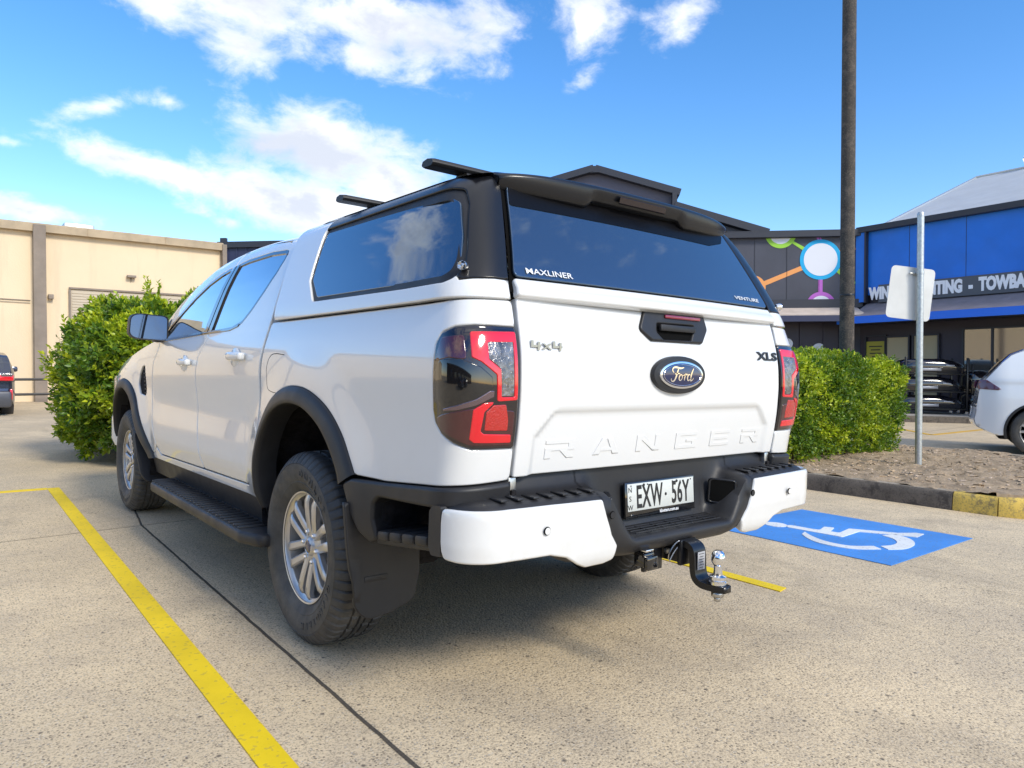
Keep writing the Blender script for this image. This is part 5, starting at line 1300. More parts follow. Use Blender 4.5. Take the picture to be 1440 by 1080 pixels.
def leaves(name, parent, C, Nn, tone, size, rng, per=7, spread=.055):
    """C: sprig positions, Nn: growth direction, tone in 0..1 (new growth)"""
    n = len(C); K = n * per
    c = np.repeat(C, per, 0); d = np.repeat(Nn, per, 0); tn = np.repeat(tone, per)
    along = np.tile(np.linspace(0, 1, per), n)
    up = rng.normal(size=(K, 3)); side = np.cross(d, up); side /= np.maximum(np.linalg.norm(side, axis=1)[:, None], 1e-6)
    base = c + d * (along * spread * 1.6)[:, None] + side * spread * .12 * rng.random(K)[:, None]
    ax = side * (1.0 - .45 * along)[:, None] + d * (.35 + .8 * along)[:, None] + rng.normal(size=(K, 3)) * .25; ax /= np.linalg.norm(ax, axis=1)[:, None]
    nn = np.cross(ax, np.cross(d + rng.normal(size=(K, 3)) * .5, ax)); nn /= np.maximum(np.linalg.norm(nn, axis=1)[:, None], 1e-6)
    w = np.cross(ax, nn); L = size * (.6 + .7 * rng.random(K)) ; W = L * (.22 + .1 * rng.random(K))
    fold = .25
    v0 = base; v1 = base + ax * (L * .45)[:, None] + w * W[:, None] + nn * (W * fold)[:, None]; v2 = base + ax * L[:, None] - nn * (L * .12)[:, None]; v3 = base + ax * (L * .45)[:, None] - w * W[:, None] + nn * (W * fold)[:, None]
    V = np.stack([v0, v1, v2, v3], 1).reshape(-1, 3)
    me = bpy.data.meshes.new(name); me.vertices.add(K * 4); me.vertices.foreach_set('co', V.ravel())
    idx = np.arange(K)[:, None] * 4 + np.array([[0, 1, 2, 0, 2, 3]]); me.loops.add(K * 6); me.loops.foreach_set('vertex_index', idx.ravel().astype(np.int32))
    me.polygons.add(K * 2); me.polygons.foreach_set('loop_start', np.arange(0, K * 6, 3, dtype=np.int32)); me.polygons.foreach_set('loop_total', np.full(K * 2, 3, dtype=np.int32))
    at = me.color_attributes.new('tone', 'FLOAT_COLOR', 'POINT'); tt = np.clip(tn + rng.normal(size=K) * .12 + along * .10 * (tn > .25), 0, 1)
    col = np.stack([np.repeat(tt, 4), np.repeat(rng.random(K), 4), np.zeros(K * 4), np.ones(K * 4)], 1); at.data.foreach_set('color', col.ravel())
    me.materials.append(M['leaf']); me.update(); me.validate()
    o = bpy.data.objects.new(name, me); COL.objects.link(o); o.parent = parent
    return o
def hedge(name, lo, hi, n, rng, label, size=.05, rnd=.35, wob=.16, sprigs=0, bias=None, taper=0.0, group=None, newg=.5):
    root = empty(name, ((lo[0] + hi[0]) / 2, (lo[1] + hi[1]) / 2, lo[2])); tag(root, label, 'hedge', group)
    o0 = np.array(root.location); c0 = (np.array(lo) + np.array(hi)) / 2; hf = (np.array(hi) - np.array(lo)) / 2
    # points on a rounded box, pushed in/out by lumpy noise
    P = rng.uniform(-1, 1, (n, 3)); f = rng.random(n); A = np.array([hf[1] * hf[2], hf[0] * hf[2], hf[0] * hf[1]]) * np.array([2, 2, 1.2]); A /= A.sum()
    ax = np.searchsorted(np.cumsum(A), f, side='right').clip(0, 2); sg = np.where(rng.random(n) < .5, -1, 1.0); sg = np.where((ax == 2), 1.0, sg)
    P[np.arange(n), ax] = sg
    Q = P * hf; inner = np.clip(Q, -(hf - rnd), hf - rnd); dv = Q - inner; dl = np.linalg.norm(dv, axis=1); Nn = dv / np.maximum(dl, 1e-6)[:, None]
    S = inner + Nn * rnd
    lump = vnoise(S[:, 0] + S[:, 2] * .7 + 9, S[:, 1] + S[:, 2] * .8 + 5, 1.6, 11) + .55 * vnoise(S[:, 0] * 1.1 - S[:, 2] + 7, S[:, 1] + S[:, 2] + 31, 4.2, 12)
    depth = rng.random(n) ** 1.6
    off = (lump - .78) * wob * 2 - depth * .30
    low = np.clip((hf[2] * -.2 - S[:, 2]) / hf[2], 0, 1)
    S = S + Nn * off[:, None]; S[:, 0] *= 1 - taper * low; S[:, 1] *= 1 - taper * low
    grow = Nn * .8 + np.array([0, 0, .55]) + rng.normal(size=(n, 3)) * .45; grow /= np.linalg.norm(grow, axis=1)[:, None]
    clump = vnoise(S[:, 0] * 1.0 + S[:, 2] * 1.3 + 40, S[:, 1] - S[:, 2] * .9 + 40, 5.5, 21)
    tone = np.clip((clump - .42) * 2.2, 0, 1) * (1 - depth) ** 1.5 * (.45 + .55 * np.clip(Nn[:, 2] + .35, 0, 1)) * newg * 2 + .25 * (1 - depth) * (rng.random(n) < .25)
    keep = S[:, 2] + c0[2] > lo[2] + .02
    C = (S + c0 - o0)[keep]; grow = grow[keep]; tone = tone[keep]
    if sprigs:
        # long shoots standing clear of the mass
        ex = [];
        for i in range(sprigs):
            k = rng.integers(0, len(C)); 
            if depth[keep][k] > .3 or Nn[keep][k][2] < -.1: continue
            g = grow[k] * .75 + np.array([0, 0, .4]); g /= np.linalg.norm(g); Ls = rng.uniform(.08, .34) * (1.25 if Nn[keep][k][2] > .5 else .8)
            for s_ in np.linspace(.1, 1, max(3, int(Ls / .04))): ex.append((C[k] + g * Ls * s_, g + rng.normal(size=3) * .12, .55 + .4 * rng.random()))
        C = np.concatenate([C, [e[0] for e in ex]]); g2 = np.array([e[1] for e in ex]); g2 /= np.linalg.norm(g2, axis=1)[:, None]; grow = np.concatenate([grow, g2]); tone = np.concatenate([tone, [e[2] for e in ex]])
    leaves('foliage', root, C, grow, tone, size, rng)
    # woody stems and the shaded heart of the hedge
    b = MB()
    for i in range(60):
        p0 = np.array([rng.uniform(-.75, .75) * hf[0], rng.uniform(-.75, .75) * hf[1], 0]); p1 = p0 + np.array([rng.normal() * .15, rng.normal() * .15, hf[2] * .9]); p2 = p1 + np.array([rng.normal() * .25, rng.normal() * .25, hf[2] * .75])
        b.tube(catmull([p0, p1, p2], 4), [.016] + [.014] * 3 + [.010] * 3 + [.006] * 2, 5, cap=False)
    b.obj('stems', M['bark'], root)
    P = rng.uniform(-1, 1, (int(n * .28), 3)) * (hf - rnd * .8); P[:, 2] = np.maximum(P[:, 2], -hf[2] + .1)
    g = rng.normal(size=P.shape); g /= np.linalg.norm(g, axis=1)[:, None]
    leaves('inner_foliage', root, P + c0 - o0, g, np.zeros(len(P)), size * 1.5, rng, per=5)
    return root
hedge('hedge', (-.74, 5.25, 0), (2.6, 7.9, 1.76), 27000, np.random.default_rng(3), 'tall shaggy green shrub with long new shoots in front of the truck', size=.058, rnd=.75, wob=.26, sprigs=260, taper=.0, newg=.8)
hedge('hedge', (4.98, 1.26, .10), (7.95, 3.7, 1.34), 25000, np.random.default_rng(4), 'clipped low yellow green hedge on the garden bed beside the dark pole', size=.040, rnd=.30, wob=.11, sprigs=0, taper=.16, newg=1.1)

# ------------------------------------------------------------------ poles and sign
mat('galv', (.52, .54, .53), .42, metal=.75, var=(30, .15)); 
pm = rough('pole_paint', (.056, .051, .046), 3, (.19, .15, .12), .40, .002)
lp = plumb('lamp_pole', (7.10, 1.72, .10)); tag(lp, 'tall dark weathered pole rising out of the clipped hedge', 'pole')
b = MB(); b.lathe([(.090, 0), (.086, 3), (.080, 9.2)], 28); b.obj('pole', pm, lp, sharp=60)
b = MB(); b.box((0, 0, .02), (.40, .40, .04), .01); b.lathe([(.125, .04), (.125, .30), (.112, .33)], 24); 
for a, c_ in ((1, 1), (1, -1), (-1, 1), (-1, -1)): b.lathe([(.018, .04), (.018, .08)], 6, 'z', (a * .15, c_ * .15, 0))
b.obj('base', M['galv'], lp, sharp=40)
b = MB(); b.lathe([(.0885, 2.05), (.0895, 2.06), (.0895, 2.075), (.088, 2.08)], 24); b.obj('band', M['satin_black'], lp, sharp=40)
b = MB(); b.tube([(0, 0, 9.1), (0, 0, 9.4), (.3, 0, 9.65), (1.2, 0, 9.75)], .04, 8); b.box((1.4, 0, 9.75), (.7, .28, .10), .03); b.obj('lamp_arm', pm, lp)
mat('sign_back', (.60, .60, .58), .45, metal=.25, var=(4, .06)); mat('sign_white', (.8, .8, .8), .4)
sgp = plumb('sign_post', (6.43, .58, .06), -39); tag(sgp, 'galvanised sign post standing in bare soil beside the hedge', 'sign post')
b = MB(); b.lathe([(.035, -.1), (.035, 2.86)], 24, cap=False); b.lathe([(.037, 2.84), (.037, 2.875), (.030, 2.885), (0, 2.885)], 24, cap=False); b.obj('post', M['galv'], sgp, sharp=50)
for z in (2.22,):
    b = MB(); b.lathe([(.041, z - .016), (.041, z + .016)], 24); b.box((0, .045, z), (.10, .03, .032), .004); b.lathe([(.008, -.01), (.008, .06)], 8, 'x', (-.085, .03, z)); b.obj('clamp', M['galv'], sgp, sharp=40)
b = MB(); P = poly_round([(-.245, -.29), (.245, -.29), (.245, .29), (-.245, .29)], .055, 6)
T = Matrix.Translation((-.075, .055, 2.00)) @ Matrix.Rotation(R_(7.0), 4, 'Y')
b.prism(P, 0, .004, 'y', T=T); b.prism([(a * .97, c_ * .97) for a, c_ in P], .0045, .0055, 'y', mi=1, T=T)
for z in (-.10, .10): b.box((0, -.004, z), (.42, .008, .04), .002, T=T) if False else None
pn = b.obj('sign_panel', [M['sign_back'], M['sign_white']], sgp, smooth=False); pn['label'] = 'pale back of a rounded sign panel tilted on its post'

# ------------------------------------------------------------------ warehouse on the left
mat('render_beige', (.74, .56, .33), .85, var=(.6, .05), bump=(90, .002))
def streaked(name, base, amt):
    m = bpy.data.materials.new(name); m.use_nodes = True; t = NT(m.node_tree); p = m.node_tree.nodes['Principled BSDF']; P = t.pos()
    n1 = t.noise(t.vmath('MULTIPLY', P, (1.6, 1.6, .16)), 1.3, 7, .7); n2 = t.noise(P, .45, 5, .6)
    col = t.mix(t.ramp(n1, .50, .72, 0, amt), base, tuple(x * .62 for x in base)); col = t.mix(t.ramp(n2, .4, .7, 0, amt * .8), col, tuple(x * y for x, y in zip(base, (.82, .80, .78))))
    t.put(p.inputs['Base Color'], col); p.inputs['Roughness'].default_value = .85; t.put(p.inputs['Normal'], t.bump(t.noise(P, 30, 5), .003)); MATS[name] = m
streaked('render_beige', (.76, .615, .42), .35)
mat('fascia_tan', (.40, .31, .20), .6, var=(2, .15)); mat('pier_taupe', (.25, .205, .165), .8, var=(2, .12)); mat('roller', (.52, .44, .33), .6); mat('rail_black', (.02, .02, .022), .5)
wh = plumb('warehouse', (5.33, 21.5, 0)); tag(wh, 'beige rendered warehouse with tan gutter, taupe pier and roller door', 'building')
b = MB(); b.box((-14.0, 3.0, 2.25), (28.0, 6.0, 5.5), 0); o = b.obj('wall', M['render_beige'], wh, smooth=False)
b = MB(); b.prism([(-.20, 4.86), (-.02, 4.86), (-.02, 5.08), (-.17, 5.10), (-.20, 5.06)], -28, .03, 'x'); 
for x in (-24, -20, -16, -12, -8, -5.9, -3.8, -1.7): b.box((x, -.21, 4.97), (.02, .02, .22), 0)
b.obj('gutter', M['fascia_tan'], wh, smooth=False)
for x_, w_ in ((-4.99, .30), (.06, .14), (-13, .3), (-21, .3)):
    b = MB(); b.box((x_, -.13 if w_ > .2 else -.12, 2.3), (w_, .26 if w_ > .2 else .24, 5.5), .01); b.obj('pier', M['pier_taupe'], wh, smooth=False)
b = MB(); b.box((-2.62, -.015, 1.3), (3.2, .03, 4.0), 0); 
for k in range(40): b.box((-2.62, -.035, .1 + k * .08), (3.16, .02, .055), .006)
b.obj('roller_door', M['roller'], wh, smooth=False)
b = MB(); b.box((-2.62, -.03, 3.345), (3.3, .10, .05), 0); b.box((-4.25, -.03, 1.4), (.05, .10, 3.8), 0); b.obj('door_frame', M['pier_taupe'], wh, smooth=False)
b = MB(); b.box((-4.72, -.09, 3.06), (.13, .14, .13), .01); b.box((-2.65, -.10, 3.80), (.24, .16, .07), .01); b.box((-2.65, -.03, 3.72), (.03, .05, .12), 0); b.obj('flood_light', M['pier_taupe'], wh)
b = MB(); b.tube([(-10, -.03, 2.99), (-7, -.03, 2.95), (-5.2, -.03, 2.93)], .012, 5); b.tube([(-10, -.03, 2.91), (-5.2, -.03, 2.86)], .008, 5); b.obj('cable', M['pier_taupe'], wh)
b = MB(); b.box((-3.9, 1.0, 5.15), (.8, .8, .40), .05); b.obj('roof_cowl', M['galv'], wh)
# low skirting and plinth
b = MB(); b.box((-9.6, -.03, .12), (9.0, .06, .5), 0); b.obj('plinth', M['pier_taupe'], wh, smooth=False) if False else None
rl = plumb('guard_rail', (0, 20.3, 0)); tag(rl, 'black two bar guard rail in front of the beige wall', 'railing')
b = MB()
for z in (.25, .65): b.tube([(-3.2, 0, z), (4.5, 0, z)], .035, 8)
b.obj('rail', M['rail_black'], rl)
for x in (-3.1, -.6, 1.9, 4.4):
    b = MB(); b.lathe([(.035, 0), (.035, .68)], 8, 'z', (x, 0, 0)); b.obj('rail_post', M['rail_black'], rl)

# ------------------------------------------------------------------ dark building with mural (facade parallel to P1-P2) and blue shop
mat('panel_dark', (.052, .056, .078), .55, var=(.8, .12)); mat('trim_dark', (.026, .029, .042), .5); mat('navy', (.028, .035, .085), .5); mat('wall_dark', (.030, .024, .040), .5)
mat('shop_blue', (.004, .165, .70), .45, var=(.7, .10)); mat('blue_edge', (.006, .15, .78), .4); mat('grey_band', (.085, .095, .115), .5); mat('awning_beige', (.56, .47, .40), .7, var=(3, .1)); mat('awning_grey', (.21, .19, .21), .7, var=(3, .1))
mat('mural_white', (.72, .74, .80), .6); mat('mural_cyan', (.0, .38, .72), .6); mat('mural_green', (.30, .60, .05), .6); mat('mural_purple', (.46, .12, .52), .6); mat('mural_orange', (.80, .33, .10), .6)
mat('shop_glass', (.20, .19, .17), .04, metal=.6, coat=1); mat('roof_grey', (.46, .47, .48), .55, var=(1.5, .05)); mat('poster_yellow', (.42, .38, .04), .5); mat('pane_reflection', (.50, .42, .26), .7); mat('interior_light', (.62, .56, .42), .6)
DL = 25.8
P1 = np.array((-2.0802 + .6293 * DL - .4004 * .7771 * DL, -2.7425 + .777 * DL + .4004 * .629 * DL)); P2 = np.array((21.57, 8.34)); hB = math.degrees(math.atan2(P2[1] - P1[1], P2[0] - P1[0]))
PX = .02329                                            # metres per photo pixel on this facade
def _s(px):
    r = (px - 720) / 1009.; L1, D1, L2, D2 = -.4004 * DL, DL, .4856 * 23.5, 23.5
    return (r * D1 - L1) / ((L2 - L1) - r * (D2 - D1))
LB = float(np.linalg.norm(P2 - P1))
hx = lambda px: _s(px) * LB
def hz(py, px=1152): return .92 + (522 - py) * (DL + _s(px) * (23.5 - DL)) / 1009.
mb = plumb('mural_building', (P1[0], P1[1], 0), hB); tag(mb, 'long charcoal clad building with gabled top and bright ring mural', 'building')
b = MB(); b.box((LB / 2, 4.0, 2.3), (LB, 8, 6.35), 0); b.obj('wall', M['panel_dark'], mb, smooth=False)
b = MB(); b.box((LB / 2, -.12, 5.40), (LB + .1, .3, .20), .01)
b.box((LB / 2, -.10, 5.50), (LB + .2, .34, .03), .0); b.obj('parapet_cap', M['trim_dark'], mb, smooth=False)
b = MB(); b.box((2.4, -.08, 3.9), (4.7, .16, 2.9), 0)
for k in range(14): b.box((.25 + k * .34, -.17, 4.0), (.06, .03, 2.9), .0)
b.obj('navy_cladding', M['navy'], mb, smooth=False)
b = MB(); b.box((.12, -.2, 4.0), (.22, .12, 3.3), 0); b.obj('end_trim', M['trim_dark'], mb, smooth=False)
b = MB(); b.box((hx(1090), -.04, 4.29), (hx(1207) - hx(973), .10, 2.05), 0); mu = b.obj('mural_panel', M['panel_dark'], mb, smooth=False)
b = MB(); b.box((hx(1090), -.12, 3.13), (hx(1208) - hx(972), .22, .28), 0); 
for px in (1060, 1105, 1150, 1183): b.box((hx(px), -.095, 4.29), (.02, .01, 2.0), 0)
b.obj('panel_trim', M['trim_dark'], mb, smooth=False)
def ring2(cx, cy, ro, ri, mt_, y=-.104, clip=None):
    """flat ring / disc on the panel"""
    c_ = (hx(cx), hz(cy)); n = 64; b = MB(); Z0, Z1 = 3.27, 5.29
    zc = lambda z: min(max(z, Z0), Z1)
    O = [(c_[0] + ro * math.cos(a), c_[1] + ro * math.sin(a)) for a in np.linspace(0, 2 * math.pi, n, endpoint=False)]
    I = [(c_[0] + ri * math.cos(a), c_[1] + ri * math.sin(a)) for a in np.linspace(0, 2 * math.pi, n, endpoint=False)]
    V = [(x, y, zc(z)) for x, z in O] + [(x, y, zc(z)) for x, z in I]
    Fc = [(i, (i + 1) % n, n + (i + 1) % n, n + i) for i in range(n)] if ri > 0 else [tuple(range(n))]
    if ri == 0: V = V[:n]
    b.add(V, Fc); o = b.obj('mural_ring', mt_, mu, smooth=False); flipup(o, mb.matrix_world.to_3x3().inverted() @ Vector((0, 0, 0)) if False else (0, -1, 0)); return o
def bar2(a, c, w, mt_, y=-.100):
    a = np.array((hx(a[0]), hz(a[1], a[0]))); c = np.array((hx(c[0]), hz(c[1], c[0]))); d = (c - a) / np.linalg.norm(c - a); nn = np.array([-d[1], d[0]]) * w / 2
    b = MB(); b.add([(p[0], y, min(max(p[1], 3.27), 5.29)) for p in (a + nn, c + nn, c - nn, a - nn)], [(0, 1, 2, 3)]); o = b.obj('mural_link', mt_, mu, smooth=False); flipup(o, (0, -1, 0))
bar2((1152, 340), (1149, 320), .14, M['mural_purple']); bar2((1152, 385), (1152, 425), .14, M['mural_purple'])
bar2((1072, 400), (1130, 376), .15, M['mural_orange']); bar2((1175, 358), (1200, 349), .15, M['mural_orange'])
bar2((1105, 335), (1140, 358), .14, M['mural_green']); bar2((1170, 376), (1200, 400), .14, M['mural_green'])
ring2(1152, 366, .655, .0, M['mural_cyan'], -.104); ring2(1152, 366, .53, .0, M['mural_white'], -.108)
ring2(1096, 328, .50, .0, M['mural_green'], -.104); ring2(1096, 328, .36, .0, M['mural_white'], -.108)
ring2(1153, 431, .47, .0, M['mural_purple'], -.104); ring2(1153, 431, .34, .0, M['mural_white'], -.108)
ring2(1058, 404, .40, .0, M['mural_orange'], -.104)
b = MB(); b.prism([(-.02, 3.05), (-1.15, 2.72), (-1.15, 2.60), (-.02, 2.7)], 11.0, LB - .2, 'x'); b.obj('awning', M['awning_beige'], mb, smooth=False)
b = MB(); b.box(((11 + LB - .2) / 2, -1.18, 2.58), (LB - 11.2, .06, .19), .0); b.obj('awning_edge', M['navy'], mb, smooth=False)
b = MB(); b.box((LB - 5, -.02, .95), (9.6, .08, 3.5), 0)
for px in (1095, 1125, 1158, 1180): b.box((hx(px), -.08, 1.4), (.06, .04, 2.9), 0)
b.obj('shopfront_wall', M['wall_dark'], mb, smooth=False)
for px, py, r_ in ((1107, 483, .17), (1151, 492, .22)):
    b = MB(); b.add([(hx(px) + r_ * math.cos(a), -.07, hz(py) + r_ * math.sin(a)) for a in np.linspace(0, 2 * math.pi, 24, endpoint=False)], [tuple(range(24))[::-1]])
    flipup(b.obj('decal', M['mural_white'], mb, smooth=False), (0, -1, 0))
# gabled block above the parapet
def face_poly(px): return [(hx(a), hz(c_, a)) for a, c_ in px]
b = MB(); gp = face_poly([(690, 330), (690, 279), (836, 236), (953, 270), (953, 330)]); b.prism(gp, .6, 7, 'y'); b.obj('gable', mat('gable_grey', (.085, .085, .125), .55), mb, smooth=False)
b = MB()
def rake(a, c, w, y0, y1):
    a = np.array((hx(a[0]), hz(a[1], a[0]))); c = np.array((hx(c[0]), hz(c[1], c[0]))); d = (c - a) / np.linalg.norm(c - a); nn = np.array([-d[1], d[0]]) * w
    b.prism([tuple(a), tuple(c), tuple(c + nn), tuple(a + nn)], y0, y1, 'y')
rake((836, 238), (680, 284), -.22, .3, 7.2); rake((957, 272), (836, 238), -.22, .32, 7.2); b.box((hx(950), .42, 6.05), (.16, .3, 1.9), 0); b.prism([(hx(836) + dx, hz(238, 836) + dz) for dx, dz in ((-.16, -.05), (.16, -.05), (.07, .17), (-.07, .17))], .31, 7.19, 'y')
b.obj('gable_trim', M['trim_dark'], mb, smooth=False)
b = MB(); b.prism(face_poly([(955, 330), (955, 295), (1078, 329), (1078, 335)]), .5, 6, 'y'); b.obj('side_roof', M['panel_dark'], mb, smooth=False)
b = MB(); rake((1082, 330), (948, 291), -.24, .25, 6.2); b.obj('side_roof_trim', M['trim_dark'], mb, smooth=False)

# ---- blue shop: facade runs from P2 towards the camera side
dA = np.array((-.0713, -.997)); hA = math.degrees(math.atan2(dA[1], dA[0]))
sh_ = plumb('blue_shop', (P2[0], P2[1], 0), hA); tag(sh_, 'bright blue fronted shop with pale hipped roof and lettered sign band', 'building')
D0 = 23.5
def sx(px): r = (px - 720) / 1009.; return (r - .4856) * D0 / (.572 + .82 * r)
def sz(px, py): r = (px - 720) / 1009.; s_ = (r - .4856) * D0 / (.572 + .82 * r); D = D0 - .82 * s_; return 1.351 + (522 - py) * D / 1009.   # plumb height over the corner base
# local +y = outward? heading points along the facade; outward (towards car park) is local -y rotated: facade normal
SG = 1.0
Lf = 14.0
def B_(c, d, r=0, **k): return (c, d, r)
b = MB(); b.box((Lf / 2, 4.0, 2.5), (Lf, 8.0, 6.0), 0); 
b.obj('wall', M['wall_dark'], sh_, smooth=False)
zc_ = lambda py, px=1210: sz(px, py)
b = MB(); b.box((Lf / 2 + .2, -.05, 4.82), (Lf - .1, .12, 2.06), 0); b.obj('blue_fascia', M['shop_blue'], sh_, smooth=False)
b = MB(); b.box((.12, -.14, 4.72), (.30, .22, 2.3), 0); b.obj('blue_pier', M['shop_blue'], sh_, smooth=False)
b = MB(); b.box((Lf / 2, -.14, 5.90), (Lf, .34, .18), .01); b.box((.29, -.16, 4.7), (.05, .24, 2.3), 0)
for x in (1.6, 3.2, 4.8, 6.4, 8.0, 9.6): b.box((x, -.113, 4.9), (.010, .008, 1.9), 0)
b.obj('parapet_cap', M['trim_dark'], sh_, smooth=False)
zt0, zt1 = zc_(405), zc_(429)
b = MB(); b.box((Lf / 2 + .35, -.16, (3.52 + 4.08) / 2), (Lf - .7, .10, .56), .005); bd = b.obj('sign_band', M['grey_band'], sh_, smooth=False)
T = Matrix.Translation((0, -.215, 3.80)) @ FACE
V, Fc = text_mesh('WINDOW TINTING  -  TOWBARS', .50, ext=.012, bold=.030, align='LEFT', sx=1.0)
b = MB(); x0, x1 = V[:, 0].min(), V[:, 0].max()
xa = sx(1226.5); 
# end of the word TINTING fixes the letter width
V2_, _ = text_mesh('WINDOW TINTING', .50, ext=.012, bold=.030, align='LEFT'); k_ = (sx(1357.5) - xa) / (V2_[:, 0].max() - V2_[:, 0].min())
V[:, 0] = (V[:, 0] - x0) * k_ + xa
b.add(V, Fc, T=T); b.obj('sign_lettering', mat('sign_white_paint', (.9, .9, .92), .5), bd, smooth=False)
b = MB(); b.prism([(-.10, 3.52), (-.80, 3.20), (-1.30, 3.05), (-1.30, 2.98), (-.10, 3.1)], .28, Lf, 'x'); b.obj('awning', M['awning_grey'], sh_, smooth=False)
b = MB(); b.box((Lf / 2, -1.34, 2.93), (Lf, .07, .22), .0); b.obj('awning_edge', M['blue_edge'], sh_, smooth=False)
b = MB(); b.box((Lf / 2, -.65, 2.86), (Lf, 1.3, .05), 0); b.obj('soffit', M['trim_dark'], sh_, smooth=False)
def pane(px0, px1, z0, z1, mt_, nm, d=-.03):
    b = MB(); b.box(((sx(px0) + sx(px1)) / 2, d, (z0 + z1) / 2), (sx(px1) - sx(px0), .03, z1 - z0), 0); return b.obj(nm, mt_, sh_, smooth=False)
def fr(px0, px1, z0, z1, w=.05):
    b = MB(); xa, xb = sx(px0), sx(px1)
    for c_, d_ in ((((xa + xb) / 2, z1 + w / 2), (xb - xa + 2 * w, w)), (((xa + xb) / 2, z0 - w / 2), (xb - xa + 2 * w, w)), ((xa - w / 2, (z0 + z1) / 2), (w, z1 - z0)), ((xb + w / 2, (z0 + z1) / 2), (w, z1 - z0))):
        b.box((c_[0], -.04, c_[1]), (d_[0], .10, d_[1]), 0)
    b.obj('window_frame', M['trim_dark'], sh_, smooth=False)
pane(1220, 1246, 1.55, 2.30, M['poster_yellow'], 'poster'); fr(1220, 1246, .3, 2.45)
b = MB(); xp = (sx(1220) + sx(1246)) / 2
for k in range(5): b.box((xp, -.048, 2.14 - k * .11), ((.42, .30, .38, .22, .34)[k], .004, .035), 0)
b.obj('poster_print', M['print_black'], sh_, smooth=False)
for px in (1276, 1290.5):
    b = MB(); b.box((sx(px), -.09, 1.30), (.03, .05, .45), .008); b.obj('door_pull', M['galv'], sh_)
pane(1249, 1279, .25, 2.40, M['pane_reflection'], 'door'); fr(1249, 1279, .25, 2.40)  # reflections in the door panes painted as plain beige
pane(1287, 1320.5, .25, 2.42, M['pane_reflection'], 'door'); fr(1287, 1320.5, .25, 2.42)
pane(1357, 1500, .55, 2.55, M['shop_glass'], 'window'); fr(1357, 1500, .55, 2.55)
b = MB(); b.box((sx(1397), -.06, 1.55), (.05, .06, 2.0), 0); b.obj('mullion', M['trim_dark'], sh_, smooth=False)
# hipped roof
def rpt(px, py, D):  # plumb local coords of a photo bearing at a given depth
    lat = (px - 720) / 1009. * D; d0 = .4856 * D0
    # local x = .572 lateral, -.82 depth ; local y = .82 lateral, .572 depth
    a, c_ = lat - d0, D - D0; return (a * .572 - c_ * .82, a * .82 + c_ * .572, 1.351 + (522 - py) * D / 1009.)
rp = rpt(1370, 252, 28.5); e0 = (.1, .3, 5.88)
ridge2 = (rp[0] + 14, rp[1], rp[2])
b = MB(); yb = rp[1] * 2
b.add([e0, (Lf + 8, .3, 5.88), ridge2, rp], [(0, 1, 2, 3)])
b.add([(-.4, yb, 5.88), e0, rp], [(0, 1, 2)]); b.add([(Lf + 8, yb, 5.88), (-.4, yb, 5.88), rp, ridge2], [(0, 1, 2, 3)])
rf = b.obj('roof', M['roof_grey'], sh_, smooth=False)
b = MB(); b.tube([rp, ridge2], .07, 6); b.tube([e0, rp], .06, 6); b.tube([(-.4, yb, 5.88), rp], .06, 6); b.obj('ridge_cap', M['galv'], rf)
vp_ = rpt(1415, 240, 27.0); b = MB(); b.lathe([(.20, -.3), (.20, .12), (.27, .14), (.30, .25), (.25, .34), (.27, .36), (.10, .42), (0, .43)], 24, 'z', (rp[0] + 1.9, rp[1], rp[2] + .08)); o = b.obj('roof_vent', M['chrome'], rf, sharp=30)
# footpath with its kerb in front of the shops
fp = plumb('shop_footpath', (P2[0], P2[1], 0), 0)
bpy.data.objects.remove(fp)
Fw = np.array((.6293, .777)); Rw = np.array((.7771, -.629)); C0 = CAM_O[:2]
def wpt(px, D): p = C0 + Fw * D + Rw * ((px - 720) / 1009. * D); return (float(p[0]), float(p[1]))
b = MB(); b.prism([wpt(900, 19.4), wpt(1440, 18.4), wpt(1900, 17.0), wpt(1900, 24), wpt(1300, 24), wpt(1210, 25), wpt(700, 25), wpt(700, 20)], -.3, .155, 'z'); o = b.obj('footpath', M['footpath'], None, smooth=False); tag(o, kind='structure')
b = MB(); b.prism([wpt(700, 19.7), wpt(900, 19.28), wpt(1440, 18.28), wpt(1900, 16.9), wpt(1900, 17.05), wpt(1440, 18.43), wpt(900, 19.43), wpt(700, 19.9)], -.2, .162, 'z'); o = b.obj('kerb', M['kerb_concrete'], None, smooth=False); tag(o, 'dark kerb along the footpath of the blue fronted shop', 'kerb')

